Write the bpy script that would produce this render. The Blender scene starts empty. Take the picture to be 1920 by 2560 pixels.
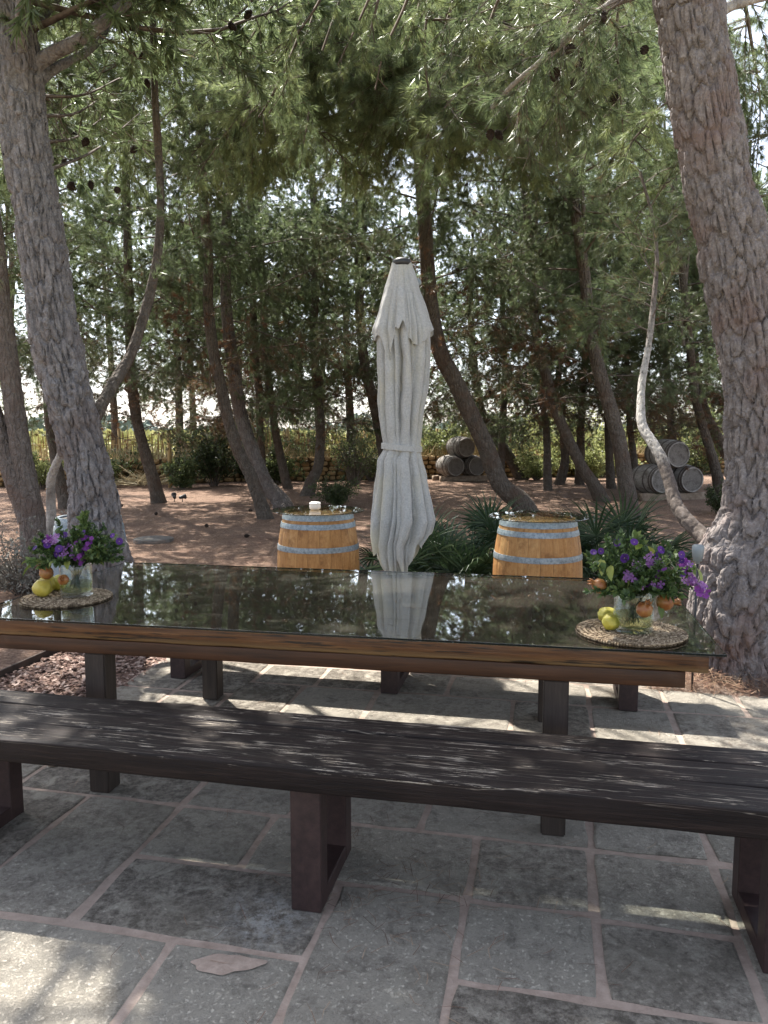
import bpy, bmesh, math, random
import numpy as np
from mathutils import Vector, Matrix
R = math.radians
sc = bpy.context.scene
col = sc.collection
random.seed(5)
rng = np.random.default_rng(11)

# ------------------------------------------------------------------ camera
CAMH = 1.55
PITCH = R(6.1)
FPX = 1923.0          # focal length in pixels of a 1920x2560 frame
cam_d = bpy.data.cameras.new('camera')
cam = bpy.data.objects.new('camera', cam_d)
col.objects.link(cam)
cam.location = (0, 0, CAMH)
cam.rotation_euler = (math.pi/2 - PITCH, 0, 0)
cam_d.sensor_fit = 'VERTICAL'
cam_d.sensor_height = 36.0
cam_d.lens = 36.0*FPX/2560.0
cam_d.clip_start = 0.05
cam_d.clip_end = 2000
sc.camera = cam

# ------------------------------------------------------------------ sky, sun, exposure
SUN = Vector((-0.336, 0.583, 1.0)).normalized()      # direction towards the sun
elev = math.asin(SUN.z)
azim = math.atan2(SUN.x, SUN.y)
world = bpy.data.worlds.new('World')
sc.world = world
world.use_nodes = True
wn = world.node_tree
wn.nodes.clear()
sky = wn.nodes.new('ShaderNodeTexSky')
sky.sky_type = 'NISHITA'
sky.sun_disc = False
sky.sun_elevation = elev
sky.sun_rotation = azim
sky.air_density = 0.8
sky.dust_density = 1.6
sky.ozone_density = 0.6
bg = wn.nodes.new('ShaderNodeBackground')
bg.inputs['Strength'].default_value = 0.13
wo = wn.nodes.new('ShaderNodeOutputWorld')
haze = wn.nodes.new('ShaderNodeHueSaturation')      # thin high cloud veil over the whole sky
haze.inputs['Saturation'].default_value = 0.55
wn.links.new(sky.outputs['Color'], haze.inputs['Color'])
wn.links.new(haze.outputs['Color'], bg.inputs['Color'])
wn.links.new(bg.outputs['Background'], wo.inputs['Surface'])
sun_d = bpy.data.lights.new('sun', 'SUN')
sun_d.energy = 4.2
sun_d.angle = R(0.53)
sun_d.color = (1.0, 0.955, 0.88)
sun = bpy.data.objects.new('sun', sun_d)
col.objects.link(sun)
sun.rotation_euler = SUN.to_track_quat('Z', 'Y').to_euler()
sc.view_settings.view_transform = 'Standard'
sc.view_settings.look = 'None'
sc.view_settings.gamma = 1.0
sc.view_settings.exposure = 1.8
sc.view_settings.use_curve_mapping = False
sc.render.engine = 'CYCLES'
cy = sc.cycles
cy.max_bounces = 8
cy.diffuse_bounces = 4
cy.glossy_bounces = 4
cy.transmission_bounces = 6
cy.transparent_max_bounces = 16
cy.caustics_reflective = False
cy.caustics_refractive = False
cy.use_denoising = True
cy.sample_clamp_indirect = 6.0

# ------------------------------------------------------------------ helpers
def ray(x, y):
    X = (x-960)/FPX; Y = (y-1280)/FPX
    return X, math.cos(PITCH)-Y*math.sin(PITCH), Y*math.cos(PITCH)+math.sin(PITCH)
def at(x, y, D):
    """point of the place seen at photo pixel (x, y), D metres ahead"""
    X, f, d = ray(x, y); t = D/f
    return np.array((X*t, D, CAMH-d*t))
def ground(x, y, h=0.0):
    X, f, d = ray(x, y); t = (CAMH-h)/d
    return np.array((X*t, f*t, h))
def z3(x, y): return x/1.728, 700+y/1.728
def z4(x, y): return 960+x/1.728, 700+y/1.728
UD = np.array((0.978, -0.208)); VD = np.array((0.208, 0.978))
def uv(u, v, z=0.0):
    p = UD*u+VD*v
    return (p[0], p[1], z)
ROTZ = math.atan2(UD[1], UD[0])

def setp(o, label=None, cat=None, group=None, kind=None):
    if label: o['label'] = label
    if cat: o['category'] = cat
    if group: o['group'] = group
    if kind: o['kind'] = kind
    return o
def empty(name, loc=(0, 0, 0), rz=0.0, label=None, cat=None, group=None):
    o = bpy.data.objects.new(name, None)
    col.objects.link(o)
    o.empty_display_size = 0.1
    o.location = loc; o.rotation_euler = (0, 0, rz)
    return setp(o, label, cat, group)
def link(name, me, parent=None, loc=None, rot=None, scale=None):
    o = bpy.data.objects.new(name, me)
    col.objects.link(o)
    if parent is not None: o.parent = parent
    if loc is not None: o.location = loc
    if rot is not None: o.rotation_euler = rot
    if scale is not None: o.scale = scale
    return o
def mesh(name, V, F, mat=None, smooth=False, attr=None):
    """V (n,3); F list of arrays (each (m,3) or (m,4)) or list of tuples"""
    me = bpy.data.meshes.new(name)
    V = np.asarray(V, dtype=np.float32)
    if isinstance(F, np.ndarray): F = [F]
    if len(F) and not isinstance(F[0], np.ndarray):
        me.from_pydata([tuple(map(float, v)) for v in V], [], [tuple(f) for f in F])
    else:
        F = [f for f in F if len(f)]
        me.vertices.add(len(V)); me.vertices.foreach_set('co', V.ravel())
        tot = sum(f.size for f in F); n = sum(len(f) for f in F)
        me.loops.add(tot)
        me.loops.foreach_set('vertex_index', np.concatenate([f.ravel() for f in F]).astype(np.int32))
        me.polygons.add(n)
        sizes = np.concatenate([np.full(len(f), f.shape[1], dtype=np.int32) for f in F])
        starts = np.concatenate([[0], np.cumsum(sizes)[:-1]]).astype(np.int32)
        me.polygons.foreach_set('loop_start', starts)
        me.update(calc_edges=True)
    if attr is not None:
        a = me.attributes.new('tint', 'FLOAT', 'POINT')
        a.data.foreach_set('value', np.asarray(attr, dtype=np.float32))
    me.polygons.foreach_set('use_smooth', np.full(len(me.polygons), bool(smooth), dtype=bool))
    if mat: me.materials.append(mat)
    return me
class MB:
    """collects pieces of ONE part"""
    def __init__(s): s.V = []; s.Q = []; s.T = []; s.n = 0; s.A = []
    def add(s, V, F, a=None):
        V = np.asarray(V, dtype=float)
        for f in (F if isinstance(F, list) else [F]):
            f = np.asarray(f, dtype=np.int64)
            if f.size == 0: continue
            (s.Q if f.shape[1] == 4 else s.T).append(f+s.n)
        s.V.append(V); s.n += len(V)
        s.A.append(np.full(len(V), 0.5) if a is None else np.broadcast_to(np.asarray(a, dtype=float), (len(V),)))
        return s
    def make(s, name, mat, smooth=False, attr=False):
        F = []
        if s.Q: F.append(np.concatenate(s.Q))
        if s.T: F.append(np.concatenate(s.T))
        return mesh(name, np.concatenate(s.V), F, mat, smooth, np.concatenate(s.A) if attr else None)
    def obj(s, name, mat, parent=None, smooth=False, attr=False, **k):
        return link(name, s.make(name, mat, smooth, attr), parent, **k)
def grid_faces(nr, nc, wrap=True):
    i = np.arange(nr-1)[:, None]; j = np.arange(nc if wrap else nc-1)[None, :]
    j2 = (j+1) % nc
    return np.stack([i*nc+j, i*nc+j2, (i+1)*nc+j2, (i+1)*nc+j], -1).reshape(-1, 4)
def frames(path):
    path = np.asarray(path, float); n = len(path)
    T = np.gradient(path, axis=0); T /= np.linalg.norm(T, axis=1)[:, None]+1e-12
    N = np.zeros_like(T)
    r0 = np.array((0, -1.0, 0)) if abs(T[0][1]) < .9 else np.array((1.0, 0, 0))
    N[0] = r0-T[0]*np.dot(r0, T[0]); N[0] /= np.linalg.norm(N[0])
    for i in range(1, n):
        v = N[i-1]-T[i]*np.dot(N[i-1], T[i]); N[i] = v/np.linalg.norm(v)
    return T, N, np.cross(T, N)
def tube(path, rad, k=8, cap=True):
    path = np.asarray(path, float); n = len(path)
    rad = np.broadcast_to(np.asarray(rad, float), (n,)) if np.ndim(rad) < 2 else np.asarray(rad)
    T, N, B = frames(path)
    a = np.linspace(0, 2*math.pi, k, endpoint=False)
    rr = rad[:, None] if rad.ndim == 1 else rad
    V = path[:, None, :]+rr[..., None]*(np.cos(a)[None, :, None]*N[:, None, :]+np.sin(a)[None, :, None]*B[:, None, :])
    V = V.reshape(-1, 3); F = [grid_faces(n, k)]
    if cap:
        V = np.vstack([V, path[0], path[-1]]); c0 = n*k; c1 = c0+1
        j = np.arange(k); j2 = (j+1) % k
        F.append(np.stack([j2, j, np.full(k, c0)], -1)); F.append(np.stack([(n-1)*k+j, (n-1)*k+j2, np.full(k, c1)], -1))
    return V, F
def prisms(p0, p1, r0, r1, k=3):
    """many thin tapered sticks at once"""
    p0 = np.asarray(p0, float); p1 = np.asarray(p1, float); m = len(p0)
    d = p1-p0; d /= np.linalg.norm(d, axis=1)[:, None]+1e-9
    h = np.where(np.abs(d[:, 2:3]) < .9, np.array([[0, 0, 1.0]]), np.array([[1.0, 0, 0]]))
    n = np.cross(d, h); n /= np.linalg.norm(n, axis=1)[:, None]; b = np.cross(d, n)
    a = np.linspace(0, 2*math.pi, k, endpoint=False)
    off = np.cos(a)[None, :, None]*n[:, None]+np.sin(a)[None, :, None]*b[:, None]
    r0 = np.broadcast_to(r0, (m,)); r1 = np.broadcast_to(r1, (m,))
    V = np.stack([p0[:, None]+off*r0[:, None, None], p1[:, None]+off*r1[:, None, None]], 1).reshape(-1, 3)
    base = (np.arange(m)*2*k)[:, None]; j = np.arange(k)[None]; j2 = (j+1) % k
    F = np.stack([base+j, base+j2, base+k+j2, base+k+j], -1).reshape(-1, 4)
    return V, F
def lathe(prof, k=32, capt=False, capb=False):
    prof = np.asarray(prof, float); n = len(prof)
    a = np.linspace(0, 2*math.pi, k, endpoint=False)
    V = np.stack([prof[:, 0:1]*np.cos(a), prof[:, 0:1]*np.sin(a), np.repeat(prof[:, 1:2], k, 1)], -1).reshape(-1, 3)
    F = [grid_faces(n, k)]
    j = np.arange(k); j2 = (j+1) % k
    if capb:
        F.append(np.stack([j2, j, np.full(k, len(V))], -1)); V = np.vstack([V, (0, 0, prof[0, 1])])
    if capt:
        F.append(np.stack([(n-1)*k+j, (n-1)*k+j2, np.full(k, len(V))], -1)); V = np.vstack([V, (0, 0, prof[-1, 1])])
    return V, F
def hash3(i, j, k):
    h = (i.astype(np.int64)*374761393+j.astype(np.int64)*668265263+k.astype(np.int64)*2147483647+1013904223) & 0xffffffff
    h = ((h ^ (h >> 13))*1274126177) & 0xffffffff
    h = ((h ^ (h >> 16))*2246822519) & 0xffffffff
    return ((h ^ (h >> 15)) & 0xffffff)/float(0xffffff)
def vnoise(p):
    p = np.asarray(p, float); i = np.floor(p).astype(np.int64); f = p-i; f = f*f*(3-2*f)
    o = 0
    for a in (0, 1):
        for b in (0, 1):
            for c in (0, 1):
                w = (f[..., 0] if a else 1-f[..., 0])*(f[..., 1] if b else 1-f[..., 1])*(f[..., 2] if c else 1-f[..., 2])
                o = o+w*hash3(i[..., 0]+a, i[..., 1]+b, i[..., 2]+c)
    return o*2-1
def fbm(p, oct=4):
    p = np.asarray(p, float); s = 0; a = 1.0
    for _ in range(oct):
        s = s+a*vnoise(p); p = p*2.03+17.1; a *= .5
    return s
def catmull(P, n):
    P = np.asarray(P, float)
    P = np.vstack([2*P[0]-P[1], P, 2*P[-1]-P[-2]]); m = len(P)-3
    t = np.linspace(0, m-1e-6, n); i = t.astype(int); f = (t-i)[:, None]
    a, b, c, d = P[i], P[i+1], P[i+2], P[i+3]
    return .5*((2*b)+(-a+c)*f+(2*a-5*b+4*c-d)*f**2+(-a+3*b-3*c+d)*f**3)
def bbox(sx, sy, sz, bev=0.0, seg=2, c=(0, 0, 0)):
    """bevelled block as (V, F) with quads/tris/ngons triangulated"""
    bm = bmesh.new(); bmesh.ops.create_cube(bm, size=1.0)
    bmesh.ops.scale(bm, vec=(sx, sy, sz), verts=bm.verts)
    if bev > 0: bmesh.ops.bevel(bm, geom=bm.edges[:], offset=bev, segments=seg, affect='EDGES')
    bmesh.ops.triangulate(bm, faces=bm.faces[:])
    V = np.array([v.co[:] for v in bm.verts])+np.array(c); F = np.array([[v.index for v in f.verts] for f in bm.faces])
    bm.free(); return V, F
def plank(L, W, T, r=0.012, nx=60, amp=0.004, seed=0.0, fr=6.0, ns=4):
    """long sawn timber along x with worn wavy edges, centred"""
    cs = []
    for cxs, cys, a0 in ((W/2-r, T/2-r, 0), (-W/2+r, T/2-r, 90), (-W/2+r, -T/2+r, 180), (W/2-r, -T/2+r, 270)):
        for q in range(ns):
            a = R(a0+90*q/(ns-1)); cs.append((cxs+r*math.cos(a), cys+r*math.sin(a)))
    # extra points on the wide faces
    out = []
    for i, p in enumerate(cs):
        out.append(p); q = cs[(i+1) % len(cs)]
        if math.hypot(p[0]-q[0], p[1]-q[1]) > .05:
            m = int(math.hypot(p[0]-q[0], p[1]-q[1])/.03)
            for t in range(1, m): out.append((p[0]+(q[0]-p[0])*t/m, p[1]+(q[1]-p[1])*t/m))
    cs = np.array(out); k = len(cs)
    xs = np.linspace(-L/2, L/2, nx)
    V = np.zeros((nx, k, 3)); V[..., 0] = xs[:, None]; V[..., 1] = cs[None, :, 0]; V[..., 2] = cs[None, :, 1]
    P = V*np.array((fr, 22, 22))+seed
    d = np.stack([np.zeros((nx, k)), fbm(P, 3), fbm(P+50, 3)], -1)*amp
    V = (V+d).reshape(-1, 3)
    c0 = V[:k].mean(0); c1 = V[-k:].mean(0); n = len(V); V = np.vstack([V, c0, c1])
    j = np.arange(k); j2 = (j+1) % k
    F = [grid_faces(nx, k), np.stack([j2, j, np.full(k, n)], -1), np.stack([(nx-1)*k+j, (nx-1)*k+j2, np.full(k, n+1)], -1)]
    return V, F
def copy_tree(o, parent=None):
    c = o.copy(); col.objects.link(c); c.parent = parent
    for ch in o.children: copy_tree(ch, c)
    return c

# ------------------------------------------------------------------ materials
class NT:
    def __init__(s, name):
        s.m = bpy.data.materials.new(name); s.m.use_nodes = True
        s.t = s.m.node_tree; s.t.nodes.clear()
        s.out = s.n('OutputMaterial')
    def n(s, ty, **k):
        nd = s.t.nodes.new('ShaderNode'+ty)
        for a, v in k.items(): setattr(nd, a, v)
        return nd
    def l(s, a, b): s.t.links.new(a, b)
    def put(s, sock, v):
        if isinstance(v, bpy.types.NodeSocket): s.l(v, sock)
        else: sock.default_value = v if not (isinstance(v, tuple) and len(v) == 3 and sock.type == 'RGBA') else (*v, 1)
    def pos(s): return s.n('NewGeometry').outputs['Position']
    def objc(s): return s.n('TexCoord').outputs['Object']
    def rand(s): return s.n('ObjectInfo').outputs['Random']
    def mapv(s, v, scale=(1, 1, 1), loc=(0, 0, 0), rot=(0, 0, 0)):
        m = s.n('Mapping'); s.l(v, m.inputs['Vector']); m.inputs['Scale'].default_value = scale
        m.inputs['Location'].default_value = loc; m.inputs['Rotation'].default_value = rot
        return m.outputs['Vector']
    def noise(s, v, scale=5.0, detail=4.0, rough=.55, dist=0.0):
        n = s.n('TexNoise'); s.l(v, n.inputs['Vector'])
        n.inputs['Scale'].default_value = scale; n.inputs['Detail'].default_value = detail
        n.inputs['Roughness'].default_value = rough; n.inputs['Distortion'].default_value = dist
        return n.outputs['Fac']
    def voro(s, v, scale=5.0, feature='F1', out='Distance', rnd=1.0):
        n = s.n('TexVoronoi', feature=feature); s.l(v, n.inputs['Vector']); n.inputs['Scale'].default_value = scale
        n.inputs['Randomness'].default_value = rnd
        return n.outputs[out]
    def ramp(s, f, stops, interp='LINEAR'):
        r = s.n('ValToRGB'); s.put(r.inputs['Fac'], f); e = r.color_ramp; e.interpolation = interp
        while len(e.elements) < len(stops): e.elements.new(.5)
        for el, (p, c) in zip(e.elements, stops):
            el.position = p; el.color = (*c, 1) if len(c) == 3 else c
        return r.outputs['Color']
    def fr(s, f, a, b, lo=0.0, hi=1.0):
        m = s.n('MapRange'); s.put(m.inputs['Value'], f)
        m.inputs['From Min'].default_value = a; m.inputs['From Max'].default_value = b
        m.inputs['To Min'].default_value = lo; m.inputs['To Max'].default_value = hi
        return m.outputs['Result']
    def math(s, op, a, b=0.0):
        m = s.n('Math', operation=op); s.put(m.inputs[0], a); s.put(m.inputs[1], b); return m.outputs[0]
    def mix(s, f, a, b, mode='MIX'):
        m = s.n('Mix', data_type='RGBA', blend_type=mode); s.put(m.inputs['Factor'], f)
        s.put(m.inputs[6], a); s.put(m.inputs[7], b); return m.outputs[2]
    def bump(s, h, strength=.5, dist=.01, normal=None):
        b = s.n('Bump'); s.put(b.inputs['Height'], h); b.inputs['Strength'].default_value = strength
        b.inputs['Distance'].default_value = dist
        if normal is not None: s.l(normal, b.inputs['Normal'])
        return b.outputs['Normal']
    def bsdf(s, color, rough=.8, normal=None, metal=0.0, spec=.5, **k):
        b = s.n('BsdfPrincipled'); s.put(b.inputs['Base Color'], color); s.put(b.inputs['Roughness'], rough)
        s.put(b.inputs['Metallic'], metal); s.put(b.inputs['Specular IOR Level'], spec)
        for a, v in k.items(): s.put(b.inputs[a.replace('_', ' ')], v)
        if normal is not None: s.l(normal, b.inputs['Normal'])
        return b.outputs['BSDF']
    def done(s, sh): s.l(sh, s.out.inputs['Surface']); return s.m
def leafy(name, stops, trans=.3, rough=.55, useattr=True, spec=.4):
    t = NT(name)
    if useattr:
        a = t.n('Attribute', attribute_name='tint'); f = a.outputs['Fac']
    else:
        f = t.math('FRACT', t.math('ADD', t.rand(), t.noise(t.pos(), 6, 2)))
    c = t.ramp(f, stops)
    b = t.bsdf(c, rough, spec=spec)
    tr = t.n('BsdfTranslucent'); t.l(c, tr.inputs['Color'])
    mx = t.n('MixShader'); mx.inputs[0].default_value = trans
    t.l(b, mx.inputs[1]); t.l(tr.outputs[0], mx.inputs[2])
    return t.done(mx.outputs[0])

t = NT('pine_litter'); p = t.pos()
n1 = t.noise(p, .9, 5); n2 = t.noise(p, 38, 4, .7); n3 = t.noise(t.mapv(p, (3, 14, 1)), 9, 4, .7)
c = t.ramp(n2, [(.3, (.065, .040, .028)), (.48, (.18, .115, .08)), (.66, (.39, .275, .2))])
n5 = t.noise(t.mapv(p, (1, 2.2, 1)), 2.6, 6, .7)
c = t.mix(t.fr(n1, .4, .7, 0, .5), c, (.22, .135, .097))
c = t.mix(t.fr(n5, .5, .68, 0, .7), c, (.085, .052, .038))  # streaky brown and pinkish patches: litter mottle plus dappled sun put into the colour
c = t.mix(t.fr(n3, .55, .75, 0, .55), c, (.38, .27, .2))
M_LITTER = t.done(t.bsdf(c, .95, t.bump(t.math('ADD', n2, n3), .9, .02), spec=.15))

t = NT('chip_bed'); p = t.pos()
c = t.ramp(t.noise(p, 30, 4), [(.3, (.07, .042, .032)), (.7, (.2, .13, .1))])
M_CHIPBED = t.done(t.bsdf(c, .95, spec=.2))
t = NT('wood_chip')
a = t.n('Attribute', attribute_name='tint').outputs['Fac']
c = t.ramp(a, [(0, (.09, .05, .04)), (.5, (.22, .14, .11)), (1, (.42, .32, .27))])
M_CHIP = t.done(t.bsdf(c, .9, spec=.2))
t = NT('fallen_needle')
a = t.n('Attribute', attribute_name='tint').outputs['Fac']
c = t.ramp(a, [(0, (.07, .035, .024)), (.5, (.19, .10, .065)), (1, (.42, .3, .2))])
M_FNEEDLE = t.done(t.bsdf(c, .8, spec=.2))

t = NT('flagstone'); p = t.pos(); rn = t.rand()
off = t.n('CombineXYZ'); t.l(t.math('MULTIPLY', rn, 40.0), off.inputs[2])
pa = t.n('VectorMath', operation='ADD'); t.l(p, pa.inputs[0]); t.l(off.outputs[0], pa.inputs[1]); pr_ = pa.outputs[0]
n1 = t.noise(pr_, 2.2, 5); n2 = t.noise(pr_, 30, 8, .8); n3 = t.noise(pr_, 210, 4, .75); n4 = t.noise(pr_, 9, 6, .7, .6)
f = t.math('ADD', t.math('MULTIPLY', n2, 1.0), t.math('MULTIPLY', t.math('SUBTRACT', rn, .5), .36))
base = t.ramp(f, [(.28, (.13, .112, .092)), (.42, (.30, .265, .222)), (.54, (.44, .396, .332)), (.74, (.58, .525, .44))])
base = t.mix(t.fr(n4, .50, .64, 0, .75), base, (.52, .475, .395))
base = t.mix(t.fr(n4, .46, .32, 0, .7), base, (.2, .18, .15))
base = t.mix(t.fr(n1, .52, .68, 0, .5), base, (.25, .222, .175))
base = t.mix(t.fr(n3, .58, .66, 0, .55), base, (.11, .098, .082))
# lime bloom on one flag by the bench leg
dv = t.n('VectorMath', operation='DISTANCE'); t.l(p, dv.inputs[0]); dv.inputs[1].default_value = (-.38, 2.28, 0)
bl = t.math('MULTIPLY', t.fr(dv.outputs['Value'], .20, .04, 0, .7), t.fr(t.noise(p, 30, 6, .8), .44, .6))
base = t.mix(bl, base, (.58, .57, .54))
pit = t.fr(t.noise(pr_, 75, 6, .85, .4), .40, .56)
hgt = t.math('ADD', t.math('ADD', n2, t.math('MULTIPLY', n3, .25)), t.math('MULTIPLY', pit, t.fr(rn, 0, 1, .3, 1.2)))
M_FLAG = t.done(t.bsdf(base, .92, t.bump(hgt, .85, .012), spec=.15))
t = NT('mortar'); p = t.pos(); n1 = t.noise(p, 22, 5, .7)
c = t.ramp(n1, [(.3, (.27, .205, .165)), (.7, (.43, .34, .28))])
c = t.mix(t.fr(t.noise(p, 1.6, 4), .5, .72, 0, .5), c, (.26, .215, .18))
M_MORTAR = t.done(t.bsdf(c, .95, t.bump(n1, .7, .008), spec=.2))
t = NT('dry_field'); p = t.pos()
c = t.ramp(t.noise(p, .5, 5, .7), [(.3, (.30, .27, .13)), (.7, (.45, .38, .22))])
M_FIELD = t.done(t.bsdf(c, .95, spec=.1))

def bark(name, scale, bumpd, cols, red):
    t = NT(name); p = t.pos(); pm = t.mapv(p, (1, 1, .34))
    wob = t.n('VectorMath', operation='ADD'); t.l(pm, wob.inputs[0])
    nv = t.n('TexNoise'); t.l(p, nv.inputs['Vector']); nv.inputs['Scale'].default_value = 9*scale
    sv = t.n('VectorMath', operation='SCALE'); t.l(nv.outputs['Color'], sv.inputs[0]); sv.inputs['Scale'].default_value = .05/scale
    t.l(sv.outputs[0], wob.inputs[1])
    v = t.voro(wob.outputs[0], 22*scale, 'DISTANCE_TO_EDGE'); e = t.fr(v, 0, .22)
    n1 = t.noise(p, 70*scale, 5, .7); n2 = t.noise(p, 3.0, 4); n3 = t.noise(p, 14*scale, 4)
    c = t.ramp(t.math('ADD', t.math('MULTIPLY', n1, .6), t.math('MULTIPLY', n3, .45)), cols)
    c = t.mix(t.fr(n2, .5, .68, 0, .7), c, red)
    h = t.math('ADD', e, t.math('MULTIPLY', n1, .5))
    return t.done(t.bsdf(c, .9, t.bump(h, .9, bumpd), spec=.2))
M_BARKL = bark('bark_grey_plates', 1.0, .012, [(.3, (.085, .077, .075)), (.52, (.18, .167, .165)), (.75, (.33, .312, .31))], (.15, .123, .113))
M_BARKR = bark('bark_reddish_plates', 1.15, .010, [(.3, (.095, .08, .075)), (.52, (.19, .165, .155)), (.75, (.33, .30, .29))], (.185, .125, .108))
M_BARKB = bark('bark_brown', .8, .02, [(.3, (.05, .04, .032)), (.52, (.10, .082, .066)), (.75, (.19, .162, .135))], (.10, .064, .046))
M_BARKM = bark('bark_grey_brown', .8, .02, [(.3, (.07, .058, .05)), (.52, (.14, .118, .105)), (.75, (.24, .21, .19))], (.12, .085, .07))
M_BARKW = bark('bark_pale_limb', 1.5, .006, [(.3, (.16, .145, .13)), (.5, (.33, .305, .28)), (.75, (.5, .47, .43))], (.12, .1, .085))
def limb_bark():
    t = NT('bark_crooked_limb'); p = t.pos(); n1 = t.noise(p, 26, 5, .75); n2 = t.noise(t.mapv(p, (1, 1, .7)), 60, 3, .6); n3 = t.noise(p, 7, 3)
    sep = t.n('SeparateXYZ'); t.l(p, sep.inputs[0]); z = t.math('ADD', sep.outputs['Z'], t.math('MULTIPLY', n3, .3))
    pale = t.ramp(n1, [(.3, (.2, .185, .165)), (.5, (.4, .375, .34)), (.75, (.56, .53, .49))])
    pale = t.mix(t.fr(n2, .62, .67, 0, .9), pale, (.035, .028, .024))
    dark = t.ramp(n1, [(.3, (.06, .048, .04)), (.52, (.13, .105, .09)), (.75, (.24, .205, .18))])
    f = t.math('MULTIPLY', t.fr(z, 1.42, 1.62), t.fr(z, 2.75, 2.2))  # pale between two heights: lichen on the bark plus sunlight put into the colour
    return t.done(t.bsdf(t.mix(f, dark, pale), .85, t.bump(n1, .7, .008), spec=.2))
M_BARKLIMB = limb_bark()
t = NT('twig'); c = t.ramp(t.noise(t.pos(), 12, 3), [(.3, (.06, .045, .036)), (.7, (.2, .165, .14))])
M_TWIG = t.done(t.bsdf(c, .9, spec=.2))
M_NEEDLE = leafy('pine_needles', [(0, (.19, .088, .045)), (.22, (.18, .112, .06)), (.32, (.105, .105, .055)), (.55, (.115, .155, .072)), (.8, (.19, .245, .115)), (1, (.3, .345, .15))], .55, .34, spec=.6)
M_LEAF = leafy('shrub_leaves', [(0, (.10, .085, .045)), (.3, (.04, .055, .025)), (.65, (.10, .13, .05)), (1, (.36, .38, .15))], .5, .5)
M_GREYLEAF = leafy('dry_grey_leaves', [(0, (.12, .105, .09)), (.5, (.17, .165, .14)), (1, (.26, .25, .2))], .2, .7)
M_VINE = leafy('vine_leaves', [(0, (.15, .15, .06)), (.5, (.26, .27, .10)), (1, (.42, .40, .19))], .3, .6)
M_FARWOOD = leafy('far_wood', [(0, (.08, .11, .10)), (1, (.16, .2, .16))], .1, .8)
M_PALM = leafy('palm_blade', [(0, (.022, .04, .017)), (.6, (.042, .075, .032)), (1, (.1, .135, .06))], .15, .45, spec=.4)
M_HERB = leafy('bouquet_leaves', [(0, (.025, .045, .016)), (.5, (.055, .095, .03)), (.8, (.12, .175, .055)), (1, (.22, .26, .08))], .3, .45)
M_BIGLEAF = leafy('broad_leaf', [(0, (.08, .13, .03)), (.6, (.18, .24, .05)), (1, (.32, .34, .08))], .35, .45, useattr=False)
M_VIOLET = leafy('violet_petals', [(0, (.045, .008, .12)), (1, (.1, .022, .22))], .25, .55, useattr=False)
M_MAUVE = leafy('mauve_petals', [(0, (.17, .06, .25)), (1, (.38, .2, .42))], .3, .6, useattr=False)
M_MAGENTA = leafy('magenta_petals', [(0, (.14, .025, .20)), (1, (.25, .06, .32))], .3, .6, useattr=False)
t = NT('flower_eye'); M_EYE = t.done(t.bsdf((.4, .3, .2), .7))
t = NT('straw_grass'); a = t.n('Attribute', attribute_name='tint').outputs['Fac']
c = t.ramp(a, [(0, (.2, .13, .06)), (.5, (.42, .32, .17)), (1, (.6, .52, .34))]); M_DRYGRASS = t.done(t.bsdf(c, .85, spec=.2))

t = NT('bench_wood'); p0 = t.objc(); rn = t.rand()
off = t.n('CombineXYZ'); t.l(t.math('MULTIPLY', rn, 40.0), off.inputs[0])
pa = t.n('VectorMath', operation='ADD'); t.l(p0, pa.inputs[0]); t.l(off.outputs[0], pa.inputs[1]); p = pa.outputs[0]
n1 = t.noise(t.mapv(p, (1.2, 26, 26)), 2.2, 7, .75); n2 = t.noise(t.mapv(p, (3.2, 75, 75)), 2.0, 6, .8)
n3 = t.noise(p, 2.0, 4); n4 = t.noise(t.mapv(p, (2.2, 9, 9)), 2.0, 4)
c = t.ramp(n1, [(.3, (.0055, .0038, .0034)), (.52, (.0145, .0093, .0078)), (.75, (.038, .0245, .020))])
c = t.mix(t.fr(n3, .52, .66, 0, .4), c, (.034, .025, .022))
sep = t.n('SeparateXYZ'); t.l(p0, sep.inputs[0])
topf = t.fr(sep.outputs['Z'], .022, .032)
fl = t.math('MULTIPLY', t.fr(n2, .555, .59), t.fr(n4, .53, .60)); fl = t.math('MULTIPLY', fl, topf)
c = t.mix(t.math('MULTIPLY', fl, .95), c, (.58, .50, .40))
ck = t.math('MULTIPLY', t.fr(t.noise(t.mapv(p, (.7, 16, 16)), 2.0, 3, .5), .488, .5), t.fr(t.noise(t.mapv(p, (.7, 16, 16)), 2.0, 3, .5), .512, .5))
c = t.mix(t.math('MULTIPLY', t.math('MULTIPLY', ck, topf), t.fr(n3, .4, .6, .1, .8)), c, (.4, .34, .27))
rg = t.math('ADD', .46, t.math('MULTIPLY', n1, .3))
M_BENCH = t.done(t.bsdf(c, rg, t.bump(t.math('SUBTRACT', t.math('ADD', n1, t.math('MULTIPLY', n2, .7)), t.math('MULTIPLY', ck, .6)), .6, .005), spec=.2))
t = NT('table_top_wood'); p = t.objc(); n1 = t.noise(t.mapv(p, (1.0, 18, 18)), 2.5, 6, .7); n2 = t.noise(p, 2.2, 4)
c = t.ramp(n1, [(.3, (.018, .0095, .0068)), (.55, (.042, .022, .0155)), (.8, (.09, .05, .036))])
c = t.mix(t.fr(n2, .52, .66, 0, .5), c, (.075, .045, .034))
M_TTOP = t.done(t.bsdf(c, .5, t.bump(n1, .3, .004), spec=.3))
t = NT('table_edge_wood'); p = t.objc(); n1 = t.noise(t.mapv(p, (1.1, 20, 26)), 2.4, 6, .72); n2 = t.noise(t.mapv(p, (3.0, 30, 60)), 1.6, 4); n3 = t.noise(p, 1.7, 3)
c = t.ramp(n1, [(.28, (.03, .0115, .0045)), (.5, (.095, .036, .0115)), (.75, (.2, .092, .032))])
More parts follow.
